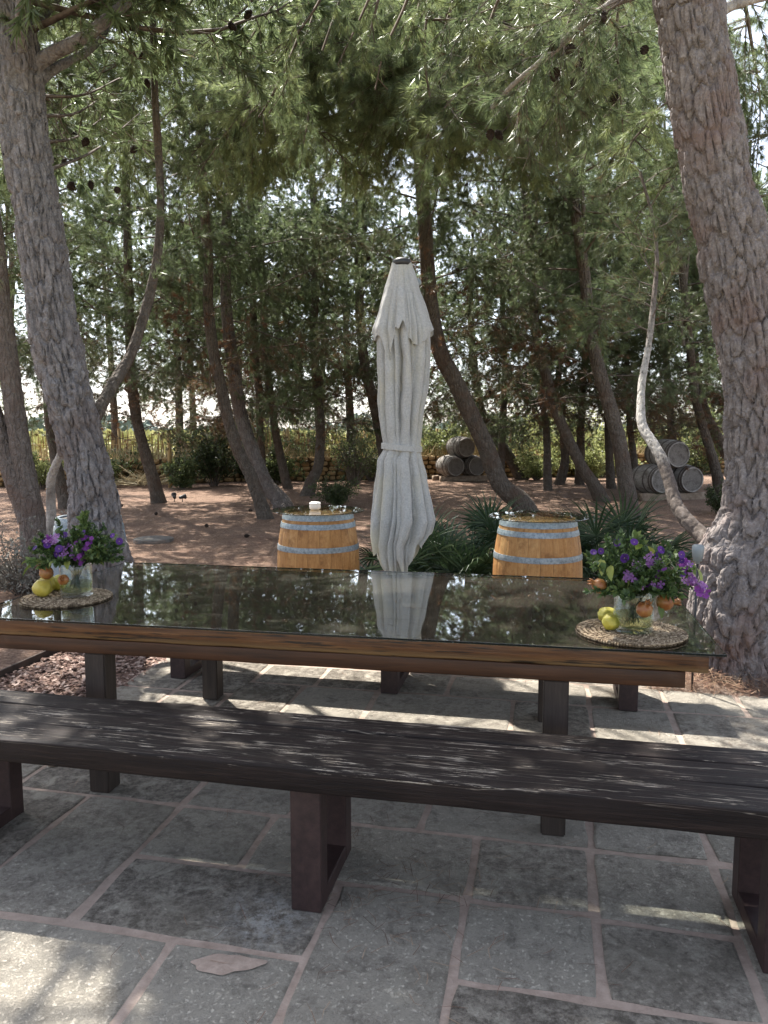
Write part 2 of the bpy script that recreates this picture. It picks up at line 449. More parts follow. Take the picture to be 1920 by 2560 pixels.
sep = t.n('SeparateXYZ'); t.l(p, sep.inputs[0])
c = t.mix(t.math('MULTIPLY', t.fr(sep.outputs['Z'], -.008, -.03), .7), c, (.17, .105, .045))
c = t.mix(t.fr(n2, .56, .63, 0, .9), c, (.012, .009, .007))
M_TEDGE = t.done(t.bsdf(c, .42, t.bump(n1, .4, .004), spec=.4))
t = NT('table_rail_wood'); p = t.objc(); n1 = t.noise(t.mapv(p, (1.1, 20, 20)), 2.4, 6, .7)
c = t.ramp(n1, [(.28, (.022, .010, .005)), (.75, (.09, .036, .015))]); M_TRAIL = t.done(t.bsdf(c, .5, t.bump(n1, .3, .004), spec=.35))
t = NT('leg_timber'); p = t.objc(); n1 = t.noise(t.mapv(p, (20, 20, 1.5)), 2.4, 5, .7)
c = t.ramp(n1, [(.28, (.018, .013, .010)), (.75, (.06, .043, .035))]); M_TLEG = t.done(t.bsdf(c, .55, t.bump(n1, .4, .004), spec=.35))
t = NT('brown_steel'); p = t.objc(); n1 = t.noise(p, 40, 5, .7); n2 = t.noise(p, 6, 3)
c = t.ramp(n1, [(.3, (.020, .011, .0105)), (.7, (.048, .026, .024))]); c = t.mix(t.fr(n2, .55, .7, 0, .5), c, (.06, .034, .03))
M_STEEL = t.done(t.bsdf(c, .5, t.bump(n1, .25, .002), spec=.4))

def glass(name, tint, ior, amount=1.0, rough=0.0):
    t = NT(name)
    fn = t.n('Fresnel'); bk = t.n('NewGeometry').outputs['Backfacing']; t.l(t.fr(bk, 0, 1, ior, 1/ior), fn.inputs['IOR'])
    tr = t.n('BsdfTransparent'); tr.inputs['Color'].default_value = (*tint, 1)
    gl = t.n('BsdfGlossy'); gl.inputs['Roughness'].default_value = rough; gl.inputs['Color'].default_value = (1, 1, 1, 1)
    mx = t.n('MixShader'); t.l(t.math('MINIMUM', t.math('MULTIPLY', fn.outputs[0], amount), 1.0), mx.inputs[0])
    t.l(tr.outputs[0], mx.inputs[1]); t.l(gl.outputs[0], mx.inputs[2])
    return t.done(mx.outputs[0])
M_GLASS = glass('sheet_glass', (.9, .94, .92), 1.52, 1.15)
M_GLASSEDGE = NT('glass_edge'); M_GLASSEDGE = M_GLASSEDGE.done(M_GLASSEDGE.bsdf((.003, .008, .0075), .2, spec=.35))
M_VASE = glass('vase_glass', (.93, .96, .95), 1.5)
M_WATER = glass('vase_water', (.86, .86, .66), 1.33)

t = NT('parasol_cloth'); p = t.objc(); n1 = t.noise(p, 90, 4, .8); n2 = t.noise(t.mapv(p, (1, 1, .35)), 5, 4, .65)
sep = t.n('SeparateXYZ'); t.l(p, sep.inputs[0])
c = t.ramp(n1, [(.3, (.36, .36, .35)), (.7, (.56, .555, .53))])
c = t.mix(t.fr(n2, .5, .7, 0, .6), c, (.58, .53, .38))
c = t.mix(t.math('MULTIPLY', t.fr(sep.outputs['Z'], .95, .55), t.fr(n2, .4, .6, .2, .85)), c, (.66, .59, .38))
b = t.bsdf(c, .95, t.bump(n1, .35, .003), spec=.1)
tr = t.n('BsdfTranslucent'); t.l(c, tr.inputs['Color']); mx = t.n('MixShader'); mx.inputs[0].default_value = .22
t.l(b, mx.inputs[1]); t.l(tr.outputs[0], mx.inputs[2]); M_CLOTH = t.done(mx.outputs[0])

def oak(name, cols, dark, rough=.6):
    t = NT(name); p = t.objc(); rn = t.rand()
    o = t.n('VectorMath', operation='ADD'); t.l(p, o.inputs[0])
    cb = t.n('CombineXYZ'); t.l(t.math('MULTIPLY', rn, 37.0), cb.inputs[0]); t.l(cb.outputs[0], o.inputs[1]); q = o.outputs[0]
    n1 = t.noise(t.mapv(q, (24, 24, 3)), 2.5, 6, .75); n2 = t.noise(q, 7, 4, .7)
    f = t.math('ADD', t.math('MULTIPLY', n1, .85), t.math('MULTIPLY', rn, .16))
    c = t.ramp(f, cols); c = t.mix(t.fr(n2, .5, .66, 0, .7), c, dark); c = t.mix(t.fr(t.noise(q, 55, 4, .75), .55, .7, 0, .5), c, dark)
    return t.done(t.bsdf(c, rough, t.bump(n1, .35, .003), spec=.3))
M_OAK = oak('golden_oak', [(.25, (.25, .115, .035)), (.5, (.39, .195, .066)), (.78, (.52, .31, .125))], (.17, .07, .02))
M_OLDOAK = oak('weathered_oak', [(.25, (.12, .105, .09)), (.5, (.27, .25, .225)), (.78, (.45, .425, .39))], (.10, .085, .07), .85)
M_HEADOAK = oak('weathered_head', [(.25, (.08, .07, .06)), (.5, (.15, .135, .12)), (.78, (.24, .22, .2))], (.07, .055, .045), .85)
M_BLUEOAK = oak('painted_blue_grey', [(.25, (.13, .16, .19)), (.5, (.2, .25, .29)), (.78, (.3, .35, .39))], (.11, .12, .13), .6)
t = NT('galvanised_hoop'); p = t.objc(); n1 = t.noise(p, 45, 4, .7)
c = t.ramp(n1, [(.3, (.12, .145, .16)), (.5, (.24, .275, .295)), (.7, (.36, .39, .4))]); M_HOOP = t.done(t.bsdf(c, t.fr(n1, .3, .7, .42, .62), metal=.55, spec=.4))
t = NT('rusty_hoop'); p = t.objc(); n1 = t.noise(p, 30, 4, .7)
c = t.ramp(n1, [(.3, (.05, .04, .035)), (.7, (.14, .115, .1))]); M_RHOOP = t.done(t.bsdf(c, .7, spec=.3))
t = NT('cradle_stone'); p = t.pos(); n1 = t.noise(p, 9, 5, .7)
c = t.ramp(n1, [(.3, (.15, .11, .08)), (.7, (.32, .25, .19))]); M_CRADLE = t.done(t.bsdf(c, .95, t.bump(n1, .6, .03), spec=.1))
t = NT('wall_stone'); p = t.pos(); n1 = t.noise(p, 14, 5, .7)
c = t.ramp(t.math('ADD', t.math('MULTIPLY', n1, .6), t.math('MULTIPLY', t.rand(), .4)), [(.25, (.20, .12, .055)), (.5, (.38, .25, .12)), (.8, (.52, .39, .23))])
M_WSTONE = t.done(t.bsdf(c, .95, t.bump(n1, .6, .03), spec=.1))
t = NT('wall_core'); M_CORE = t.done(t.bsdf((.085, .06, .035), 1.0, spec=.05))
t = NT('reed_cane'); a = t.n('Attribute', attribute_name='tint').outputs['Fac']
c = t.ramp(a, [(0, (.2, .125, .05)), (.5, (.38, .26, .12)), (1, (.55, .42, .22))]); M_REED = t.done(t.bsdf(c, .8, spec=.2))
t = NT('straw_braid'); a = t.n('Attribute', attribute_name='tint').outputs['Fac']
c = t.ramp(a, [(0, (.07, .046, .028)), (.5, (.23, .165, .10)), (1, (.46, .36, .24))]); M_STRAW = t.done(t.bsdf(c, .75, spec=.3))
t = NT('quince_skin'); p = t.objc(); n1 = t.noise(p, 60, 4, .7); n2 = t.noise(p, 18, 3)
c = t.ramp(n1, [(.3, (.36, .27, .035)), (.7, (.55, .45, .075))]); c = t.mix(t.fr(n2, .5, .68, 0, .6), c, (.27, .25, .035))
c = t.mix(t.math('MULTIPLY', t.rand(), .4), c, (.36, .38, .05))
M_QUINCE = t.done(t.bsdf(c, .5, t.bump(n1, .2, .002)))
t = NT('pomegranate_skin'); p = t.objc(); n1 = t.noise(p, 30, 4, .6); n2 = t.noise(p, 70, 3)
c = t.ramp(n1, [(.3, (.19, .05, .014)), (.55, (.29, .125, .035)), (.75, (.30, .19, .055))]); c = t.mix(t.fr(n2, .6, .7, 0, .5), c, (.2, .09, .03))
M_POME = t.done(t.bsdf(c, .4))
t = NT('white_ceramic'); M_CERAMIC = t.done(t.bsdf((.68, .66, .63), .5))
t = NT('grey_plastic'); M_GREYPL = t.done(t.bsdf((.22, .245, .25), .5))
t = NT('black_metal'); M_BLACK = t.done(t.bsdf((.02, .02, .021), .5))
t = NT('cone_scales'); p = t.objc(); c = t.ramp(t.noise(p, 60, 3), [(.3, (.014, .010, .008)), (.7, (.05, .034, .026))]); M_CONE = t.done(t.bsdf(c, .75, spec=.2))
t = NT('rust_edging'); p = t.pos(); c = t.ramp(t.noise(p, 12, 4), [(.3, (.025, .018, .014)), (.7, (.07, .046, .034))]); M_EDGING = t.done(t.bsdf(c, .8))
t = NT('cover_concrete'); p = t.pos(); n1 = t.noise(p, 14, 4); c = t.ramp(n1, [(.3, (.09, .083, .074)), (.7, (.17, .158, .142))]); M_COVER = t.done(t.bsdf(c, .9, spec=.2))

# ------------------------------------------------------------------ ground, field, chip bed
def sheet(name, x0, x1, y0, y1, z, mat, nx=2, ny=2, amp=0.0, fr=.3):
    xs = np.linspace(x0, x1, nx); ys = np.linspace(y0, y1, ny)
    X, Y = np.meshgrid(xs, ys); V = np.stack([X, Y, np.full_like(X, z)], -1)
    if amp: V[..., 2] += amp*fbm(np.stack([X*fr, Y*fr, X*0], -1), 3)
    o = link(name, mesh(name, V.reshape(-1, 3), grid_faces(ny, nx, False), mat, True))
    return setp(o, kind='structure')
sheet('ground', -700, 700, -60, 1400, -0.16, M_FIELD)
# the litter sheet rises a little between the trees and stays below the patio
xs = np.linspace(-22, 22, 221); ys = np.linspace(-3, 28.4, 158)
X, Y = np.meshgrid(xs, ys)
Z = .035*fbm(np.stack([X*.5, Y*.5, X*0], -1), 3)+.012*fbm(np.stack([X*3, Y*3, X*0], -1), 2)
fade = np.clip((Y-6.2)/4, 0, 1)
Z = Z*fade-.006
o = link('forest_floor', mesh('forest_floor', np.stack([X, Y, Z], -1).reshape(-1, 3), grid_faces(158, 221, False), M_LITTER, True))
setp(o, kind='structure')
def quad_uv(name, u0, u1, v0, v1, z, mat):
    V = [uv(u0, v0, z), uv(u1, v0, z), uv(u1, v1, z), uv(u0, v1, z)]
    o = link(name, mesh(name, V, np.array([[0, 1, 2, 3]]), mat)); return setp(o, kind='structure')
quad_uv('chip_bed', -3.32, -2.42, -1, 6.45, .000, M_CHIPBED)
# loose wood chips
def scatter_chips(n, u0, u1, v0, v1, z, lmin, lmax, seed):
    g = np.random.default_rng(seed)
    u = g.uniform(u0, u1, n); v = g.uniform(v0, v1, n); P = u[:, None]*UD+v[:, None]*VD
    a = g.uniform(0, math.pi, n); L = g.uniform(lmin, lmax, n); W = L*g.uniform(.35, .7, n)
    ex = np.stack([np.cos(a), np.sin(a), g.normal(0, .25, n)], -1)*L[:, None]/2
    ey = np.stack([-np.sin(a), np.cos(a), g.normal(0, .25, n)], -1)*W[:, None]/2
    c = np.stack([P[:, 0], P[:, 1], z+g.uniform(.002, .016, n)], -1)
    V = np.stack([c-ex-ey*.6, c+ex*.7-ey, c+ex+ey*.7, c-ex*.8+ey], 1).reshape(-1, 3)
    F = np.arange(4*n).reshape(-1, 4)
    return V, F, np.repeat(g.uniform(0, 1, n), 4)
V, F, A = scatter_chips(9000, -3.30, -2.44, 3.2, 6.4, .002, .012, .045, 3)
o = link('wood_chips', mesh('wood_chips', V, F, M_CHIP, attr=A))
setp(o, 'pinkish brown wood chips filling the bed beside the flagstones', 'wood chips', kind='stuff')
# patio: mortar bed with real flags
patio = quad_uv('patio', -2.5, 3.4, -1.2, 5.55, .0125, M_MORTAR)
FL = [(-3.3+.8, -1.86, 2.0, 2.78), (-1.86, -1.44, 2.0, 2.78), (-1.44, -.66, 2.0, 2.40), (-1.44, -1.03, 2.40, 2.78), (-1.03, -.23, 2.39, 2.78),
      (-.23, .18, 2.0, 2.38), (-.23, .18, 2.38, 2.78), (.18, .60, 2.0, 2.36), (.18, .60, 2.36, 2.77), (.60, 1.35, 2.0, 2.77), (1.35, 2.1, 2.0, 2.77),
      (-2.5, -1.86, 1.3, 2.0), (-1.86, -1.075, 1.3, 2.0), (-1.075, -.66, 1.3, 2.0), (-.66, -.23, 1.3, 2.39), (-.23, .86, 1.3, 2.0), (.86, 1.7, 1.3, 2.0), (1.7, 2.5, 1.3, 2.0)]
def course(v0, v1, br):
    for a, b in zip(br[:-1], br[1:]): FL.append((a, b, v0, v1))
course(.6, 1.3, [-2.5, -1.6, -.9, -.1, .7, 1.5, 2.3])
course(-1.2, .6, [-2.5, -1.2, 0.1, 1.3, 2.5])
course(2.78, 3.45, [-2.5, -2.23, -1.44, -.98, -.45, .19, .61, 1.25, 1.95, 2.7])
course(3.45, 4.08, [-2.5, -2.13, -1.78])
course(4.08, 4.68, [-2.5, -2.13, -1.75])
course(3.45, 4.31, [-1.78, -1.40, -.945, -.16, .255, .68, 1.3, 2.0, 2.8])
course(4.31, 4.68, [-1.75, -1.35, -.94, -.55, .26, .68, 1.09, 1.7, 2.3, 2.8])
course(4.68, 5.15, [-2.5, -1.9, -1.25, -.55, .1, .66])
course(5.15, 5.55, [-2.5, -2.0, -1.4, -.7, 0.0, .66])
course(2.0, 2.77, [2.1, 2.8])
def flag(i, u0, u1, v0, v1):
    g = np.random.default_rng(100+i); gap = .013
    cu, cv = (u0+u1)/2, (v0+v1)/2; hu, hv = (u1-u0)/2-gap, (v1-v0)/2-gap
    loop = []
    for (a, b) in (((-hu, -hv), (hu, -hv)), ((hu, -hv), (hu, hv)), ((hu, hv), (-hu, hv)), ((-hu, hv), (-hu, -hv))):
        m = max(3, int(math.hypot(b[0]-a[0], b[1]-a[1])/.07))
        for q in range(m): loop.append((a[0]+(b[0]-a[0])*q/m, a[1]+(b[1]-a[1])*q/m))
    L = np.array(loop); k = len(L)
    nz = fbm(np.stack([L[:, 0]*7+i*3.1, L[:, 1]*7, L[:, 0]*0], -1), 2)
    L = L*(1-np.clip(nz, -.5, 1)[:, None]*.007/np.array((hu, hv)))
    cs = np.abs(L)/np.array((hu, hv)); corner = (cs.min(1) > .86)
    L[corner] *= .985
    top = .0172+g.uniform(-.002, .0025); tilt = g.normal(0, .0035, 2)
    zt = top+L@tilt
    V = np.vstack([np.c_[L, np.full(k, -.01)], np.c_[L, zt-.004], np.c_[L*(1-.008/np.array((hu, hv))), zt]])
    j = np.arange(k); j2 = (j+1) % k
    F = [grid_faces(3, k)]
    V = np.vstack([V, (0, 0, top)]); F.append(np.stack([2*k+j, 2*k+j2, np.full(k, 3*k)], -1))
    me = mesh('flagstone', V, F, M_FLAG)
    link('flagstone', me, patio, loc=uv(cu, cv), rot=(0, 0, ROTZ))
for i, f_ in enumerate(FL): flag(i, *f_)
# flat pat of pink mortar left on one flag
def blob(cx, cy, pts, z, mat, name, parent):
    a = np.linspace(0, 2*math.pi, 48, endpoint=False)
    r = 1+.10*np.sin(3*a+1)+.06*np.sin(7*a)
    L = np.stack([cx+pts[0]*r*np.cos(a)*(1+.25*np.cos(2*a)), cy+pts[1]*r*np.sin(a)], -1)
    V = np.vstack([np.c_[L, np.full(48, z)], (cx, cy, z+.003)]); j = np.arange(48)
    F = np.stack([j, (j+1) % 48, np.full(48, 48)], -1)
    return link(name, mesh(name, V, F, mat), parent)
g0 = ground(565, 2425)
blob(g0[0], g0[1], (.085, .042), .0196, M_MORTAR, 'mortar_patch', patio)
# strip of steel edging round the chip bed
mb = MB()
L = 7.0
mb.add(*bbox(.012, L, .10, .002, 1))
o = mb.obj('bed_edging', M_EDGING, loc=uv(-3.33, 2.95, .0), rot=(0, 0, ROTZ))
setp(o, 'thin dark metal edging between wood chips and pine litter', 'edging')
mb = MB(); mb.add(*bbox(3.6, .012, .09, .002, 1))
o = mb.obj('bed_edging', M_EDGING, loc=uv(-5.15, 6.46, .0), rot=(0, 0, ROTZ))
setp(o, 'metal edging behind the left trunk, end of the chip path', 'edging')

# fallen needles: on the flags, and thick round the right-hand tree
def fallen(name, P, n, lmin, lmax, w, tilt, seed, label):
    g = np.random.default_rng(seed); a = g.uniform(0, 2*math.pi, n); L = g.uniform(lmin, lmax, n)
    d = np.stack([np.cos(a), np.sin(a), g.normal(0, tilt, n)], -1); side = np.stack([-np.sin(a), np.cos(a), 0*a], -1)
    c = P; bend = side*(g.normal(0, .12, n)*L)[:, None]
    p0 = c-d*L[:, None]/2; p2 = c+d*L[:, None]/2; pm = c+bend
    W = side*w*np.ones((n, 1))
    up = np.array([0, 0, w*.8])
    V = np.stack([p0-W/2, p0+W/2, pm-W/2+up, pm+W/2+up, p2], 1).reshape(-1, 3)
    b = (np.arange(n)*5)[:, None]
    Q = b+np.array([[0, 1, 3, 2]]); T = b+np.array([[2, 3, 4]])
    o = link(name, mesh(name, V, [Q, T], M_FNEEDLE, attr=np.repeat(g.uniform(0, 1, n), 5)))
    return setp(o, label, 'pine needles', kind='stuff')
g = np.random.default_rng(8)
n = 420; u = g.uniform(-2.2, 1.6, n); v = g.uniform(1.5, 5.3, n)
near = g.random(n) < .35
u[near] = -.45+g.normal(0, .22, near.sum()); v[near] = 2.35+g.normal(0, .2, near.sum())
P = u[:, None]*UD+v[:, None]*VD
P2 = (g.uniform(-1.4, 1.4, 60)[:, None]*np.array((.9825, -.1865))+g.uniform(-.6, .6, 60)[:, None]*np.array((.1865, .9825)))+np.array((-.168, 3.554))
fallen('table_needles', np.c_[P2, np.full(60, .7735)], 60, .03, .09, .0013, .0, 19, 'a few dry pine needles on the glass table top')
fallen('fallen_needles', np.c_[P, np.full(n, .0235)], n, .05, .12, .0016, .0, 9, 'dry brown pine needles strewn over the grey flagstones')
n = 16000
u = g.uniform(.62, 3.2, n); v = 4.66+np.abs(g.normal(0, .55, n)); v = np.where(v > 6.4, 4.7, v)
P = u[:, None]*UD+v[:, None]*VD
hump = .10*np.exp(-((P[:, 0]-2.1)**2+(P[:, 1]-4.75)**2)/.35)*np.clip((v-4.6)/.12, 0, 1)+.012
keep = (v-4.64 > .04*np.sin(u*5))
P = P[keep]; hump = hump[keep]; n = len(P)
fallen('needle_drift', np.c_[P, g.uniform(.0, 1, n)*hump+.012], n, .08, .15, .0022, .22, 10, 'deep drift of brown pine needles round the foot of the reddish trunk')
n = 44000
Dd = 5.6+18*g.random(n)**1.5; Xd = g.uniform(-.52, .52, n)*Dd
fallen('needle_carpet', np.c_[Xd, Dd, g.uniform(.0, .02, n)], n, .10, .2, .0042, .10, 12, 'scattered pine needles and bits on the reddish woodland floor')

# ------------------------------------------------------------------ pines
TRI = []      # triangle tally
def needles(pos, dirs, N, Lm, w, tint, seed, spread=.75, droop=.12):
    g = np.random.default_rng(seed); m = len(pos)
    if m == 0: return np.zeros((0, 3)), np.zeros((0, 3), int), np.zeros(0)
    pos = np.repeat(pos, N, 0); d = np.repeat(dirs, N, 0); tn = np.repeat(tint, N)
    r = g.normal(0, 1, (m*N, 3)); r /= np.linalg.norm(r, axis=1)[:, None]
    d = d+spread*r; d[:, 2] -= droop; d /= np.linalg.norm(d, axis=1)[:, None]
    L = Lm*g.uniform(.65, 1.2, m*N)
    s = np.cross(d, g.normal(0, 1, (m*N, 3))); s /= np.linalg.norm(s, axis=1)[:, None]+1e-9
    p0 = pos+d*(L*.05)[:, None]; tip = pos+d*L[:, None]
    V = np.stack([p0-s*w/2, p0+s*w/2, tip], 1).reshape(-1, 3)
    F = np.arange(3*m*N).reshape(-1, 3)
    return V, F, np.repeat(np.clip(tn+g.normal(0, .07, m*N), 0, 1), 3)
# openings in the canopy: places where the sun reaches the ground  (u0,u1,v0,v1,h)
LIT = [(-2.1, -.95, 1.30, 1.82, 0), (-.75, -.1, 1.25, 1.62, 0), (-2.6, -.75, 4.36, 6.0, 0), (-.2, 1.6, 4.4, 5.6, 0), (-2.2, 1.2, 3.80, 4.02, 0), (-.1, .62, 4.02, 4.6, .78), (.55, .9, 3.4, 3.7, .78)]
BASE = [np.zeros(3)]
def sun_open(P):
    keep = np.ones(len(P), bool)
    P = P+BASE[0]
    for u0, u1, v0, v1, h in LIT:
        k = (P[:, 2]-h)/SUN.z; gx = P[:, 0]-SUN.x*k; gy = P[:, 1]-SUN.y*k
        u = gx*UD[0]+gy*UD[1]; v = gx*VD[0]+gy*VD[1]
        keep &= ~((u > u0) & (u < u1) & (v > v0) & (v < v1))
    return keep
def sun_open_pt(p):
    b = BASE[0]; BASE[0] = np.zeros(3); r_ = bool(sun_open(np.array([p, p+np.array((0, 0, -.5))])).all()); BASE[0] = b; return r_
def unit(v): return v/(np.linalg.norm(v)+1e-9)
class Crown:
    def __init__(s, seed, N=14, L=.085, w=.004):
        s.g = np.random.default_rng(seed); s.N = N; s.L = L; s.w = w; s.seed = seed
        s.P = []; s.D = []; s.T = []; s.s0 = []; s.s1 = []; s.r0 = []; s.r1 = []; s.tips = []
    def stick(s, pts, r0, r1):
        pts = np.asarray(pts); n = len(pts); rr = np.linspace(r0, r1, n)
        s.s0.append(pts[:-1]); s.s1.append(pts[1:]); s.r0.append(rr[:-1]); s.r1.append(rr[1:])
    def shoot(s, p, d, L, tint, bare, r=.004, dens=1.0, droop=.25):
        g = s.g; n = 3
        pts = [p]; dd = d.copy()
        for i in range(n):
            dd = unit(dd+g.normal(0, .13, 3)+np.array((0, 0, -droop*.3))); pts.append(pts[-1]+dd*L/n)
        pts = np.array(pts); s.stick(pts, r, r*.4)
        if bare < 1:
            m = max(2, int(L/.045*dens*(1-bare)))
            tt = g.uniform(.25, 1.0, m)*n; i = np.minimum(tt.astype(int), n-1); f = (tt-i)[:, None]
            P = pts[i]*(1-f)+pts[i+1]*f; D = pts[i+1]-pts[i]; D /= np.linalg.norm(D, axis=1)[:, None]
            s.P.append(P); s.D.append(D); s.T.append(np.full(m, tint)+g.normal(0, .06, m))
            s.P.append(pts[-1:]); s.D.append(D[-1:]); s.T.append(np.array([tint+.05]))
        return pts
    def bough(s, pts, r0, tint, bare=0.0, per_m=8, tw=(.3, .75), start=.2, dens=1.0, sub=3, droop=.25, r1=.006, own_stick=True):
        """a bough with twigs and needle shoots"""
        g = s.g; pts = np.asarray(pts)
        if own_stick: s.stick(pts, r0, r1)
        seg = np.linalg.norm(np.diff(pts, axis=0), axis=1); tot = seg.sum(); n = len(pts)-1
        cnt = max(3, int(tot*per_m))
        for q in range(cnt):
            t_ = start+(1-start)*((q+g.random())/cnt); x = t_*n; i = min(int(x), n-1); f = x-i
            p = pts[i]*(1-f)+pts[i+1]*f; tang = unit(pts[i+1]-pts[i])
            side = g.normal(0, 1, 3); side -= tang*np.dot(side, tang); side = unit(side); side[2] *= .7
            d = unit(tang*.55+side*.9+np.array((0, 0, .05)))
            L = g.uniform(*tw)*(1.15-.45*t_)
            b = np.clip(bare+g.normal(0, .1), 0, 1)
            tn = tint+g.normal(0, .06)
            tp = s.shoot(p, d, L, tn, b, .006, dens, droop)
            for k in range(sub):
                a = g.integers(0, 3); ff = g.random(); pp = tp[a]*(1-ff)+tp[a+1]*ff
                d2 = unit(unit(tp[-1]-tp[0])*.7+g.normal(0, .55, 3))
                s.shoot(pp, d2, L*g.uniform(.35, .6), tn+g.normal(0, .04), b, .003, dens, droop)
            s.tips.append(tp[2])
        s.shoot(pts[-1], unit(pts[-1]-pts[-2]), .35, tint, bare, .005, dens, droop)
    def limb(s, p, az, el, L, tint, bare=0.0, r=.03, curve=.3, **k):
        g = s.g; d = np.array((math.cos(az)*math.cos(el), math.sin(az)*math.cos(el), math.sin(el))); n = 7
        pts = [np.array(p)]
        for i in range(n):
            d = unit(d+g.normal(0, .10, 3)+np.array((0, 0, curve*(.1 if i < n-2 else -.05)))); pts.append(pts[-1]+d*L/n)
        s.bough(np.array(pts), r, tint, bare, **k)
    def build(s, tree, carve=True, name='crown'):
        BASE[0] = np.array(tree.location)
        mb = MB()
        S0, S1, Q0, Q1 = (np.concatenate(q_) for q_ in (s.s0, s.s1, s.r0, s.r1))
        if carve:
            k = sun_open(S0) | (Q0 > .012); S0, S1, Q0, Q1 = S0[k], S1[k], Q0[k], Q1[k]
        V, F = prisms(S0, S1, Q0, Q1, 3)
        o = link('branches', mesh('branches', V, F, M_TWIG, True), tree); setp(o, kind='stuff')
        P = np.concatenate(s.P); D = np.concatenate(s.D); T = np.concatenate(s.T)
        if carve:
            k = sun_open(P); P, D, T = P[k], D[k], T[k]
        V, F, A = needles(P, D, s.N, s.L, s.w, T, s.seed+1)
        o = link(name, mesh(name, V, F, M_NEEDLE, attr=A), tree); setp(o, kind='stuff')
        TRI.append((tree.name, len(F)))
# one open pine cone, shared
def cone_mesh():
    mb = MB(); L = .085
    prof = [(.002, 0)]
    for i in range(1, 9):
        x = i/9; r = .030*math.sin(math.pi*min(1, x*1.02))**.75*(1-.25*x)+.004
        prof.append((r*1.0, x*L)); prof.append((r*.72, x*L+.004))
    prof.append((.003, L))
    V, F = lathe(prof, 12, True, True)
    a = np.arctan2(V[:, 1], V[:, 0]); V[:, :2] *= (1+.16*np.cos(a*6+V[:, 2]*400))[:, None]
    mb.add(V, F); return mb.make('pine_cone', M_CONE)
CONE = cone_mesh()
def cones(tree, pts, scale=1.0, seed=0):
    g = np.random.default_rng(seed)
    for p in pts:
        link('pine_cone', CONE, tree, loc=tuple(p), rot=(R(180+g.normal(0, 35)), R(g.normal(0, 35)), g.uniform(0, 6)), scale=(scale*g.uniform(.85, 1.15),)*3)

def trunk_mesh(path, rad, k, barkd, seed, knots=(), flare=None, cw=.045, ch=.13):
    """trunk with real bark plates"""
    path = np.asarray(path); n = len(path)
    T, N, B = frames(path)
    a = np.linspace(0, 2*math.pi, k, endpoint=False)
    s = np.concatenate([[0], np.cumsum(np.linalg.norm(np.diff(path, axis=0), axis=1))])
    dirv = np.cos(a)[None, :, None]*N[:, None]+np.sin(a)[None, :, None]*B[:, None]
    r = np.repeat(rad[:, None], k, 1)
    if flare is not None:
        lobes = 1+.5*np.cos(a*5+seed)+.4*np.cos(a*3+seed*2)
        r = r*(1+flare*np.exp(-s/.28)[:, None]*lobes[None]*.5+flare*.4*np.exp(-s/.16)[:, None])
    P = path[:, None]+dirv*r[..., None]
    r = r*(1+.05*fbm(P*2.3+seed, 3))
    # plates
    R0 = rad.mean(); nc = max(8, int(2*math.pi*R0/cw))
    th = (a/(2*math.pi)*nc)[None]+.28*fbm(P*np.array((6, 6, 3.2))+seed+9, 2)
    hh = (s/ch)[:, None]+.35*fbm(P*np.array((7, 7, 5))+seed+31, 2)
    ix = np.floor(th).astype(int); iy = np.floor(hh).astype(int)
    f1 = np.full(th.shape, 9.0); f2 = np.full(th.shape, 9.0); idv = np.zeros(th.shape)
    for dx in (-1, 0, 1):
        for dy in (-1, 0, 1):
            cx = ix+dx; cyy = iy+dy; cm = np.mod(cx, nc)
            jx = cx+hash3(cm, cyy, cm*0+int(seed*7)); jy = cyy+hash3(cm, cyy, cm*0+int(seed*7)+5)
            d = np.hypot(th-jx, hh-jy); hid = hash3(cm, cyy, cm*0+3)
            nf = d < f1
            f2 = np.where(nf, f1, np.minimum(f2, d)); idv = np.where(nf, hid, idv); f1 = np.where(nf, d, f1)
    e = np.clip((f2-f1)/.24, 0, 1); e = e*e*(3-2*e)
    bd = (barkd[0]+(barkd[1]-barkd[0])*np.clip(s/s[-1]*1.3, 0, 1))[:, None]
    disp = bd*(e-1)+bd*.42*idv+bd*.24*fbm(P*np.array((60, 60, 34))+seed, 3)+bd*.5*fbm(P*np.array((14, 14, 5))+seed, 2)
    P = path[:, None]+dirv*(r+disp)[..., None]
    for kp, kr in knots:
        dd = np.linalg.norm(P-np.asarray(kp)[None, None], axis=2)/kr
        P = P+dirv*((.30*np.exp(-(dd/1.3)**2)-.60*np.exp(-(dd/.42)**2)+.07*np.cos(dd*9)*np.exp(-(dd/1.3)**2))*kr)[..., None]
    V = P.reshape(-1, 3); F = [grid_faces(n, k)]
    return V, F
def rad_px(w, D): return .5*w*D/FPX
def extend(pts, ztop, lean=(.0, .0), step=1.2, seed=0):
    """carry a trunk on above the frame"""
    g = np.random.default_rng(seed); pts = [np.array(p) for p in pts]; d = unit(pts[-1]-pts[-2])
    while pts[-1][2] < ztop:
        d = unit(d*np.array((.85, .85, 1))+np.array((g.normal(0, .06)+lean[0]*.1, g.normal(0, .06)+lean[1]*.1, .16))); pts.append(pts[-1]+d*step)
    return pts

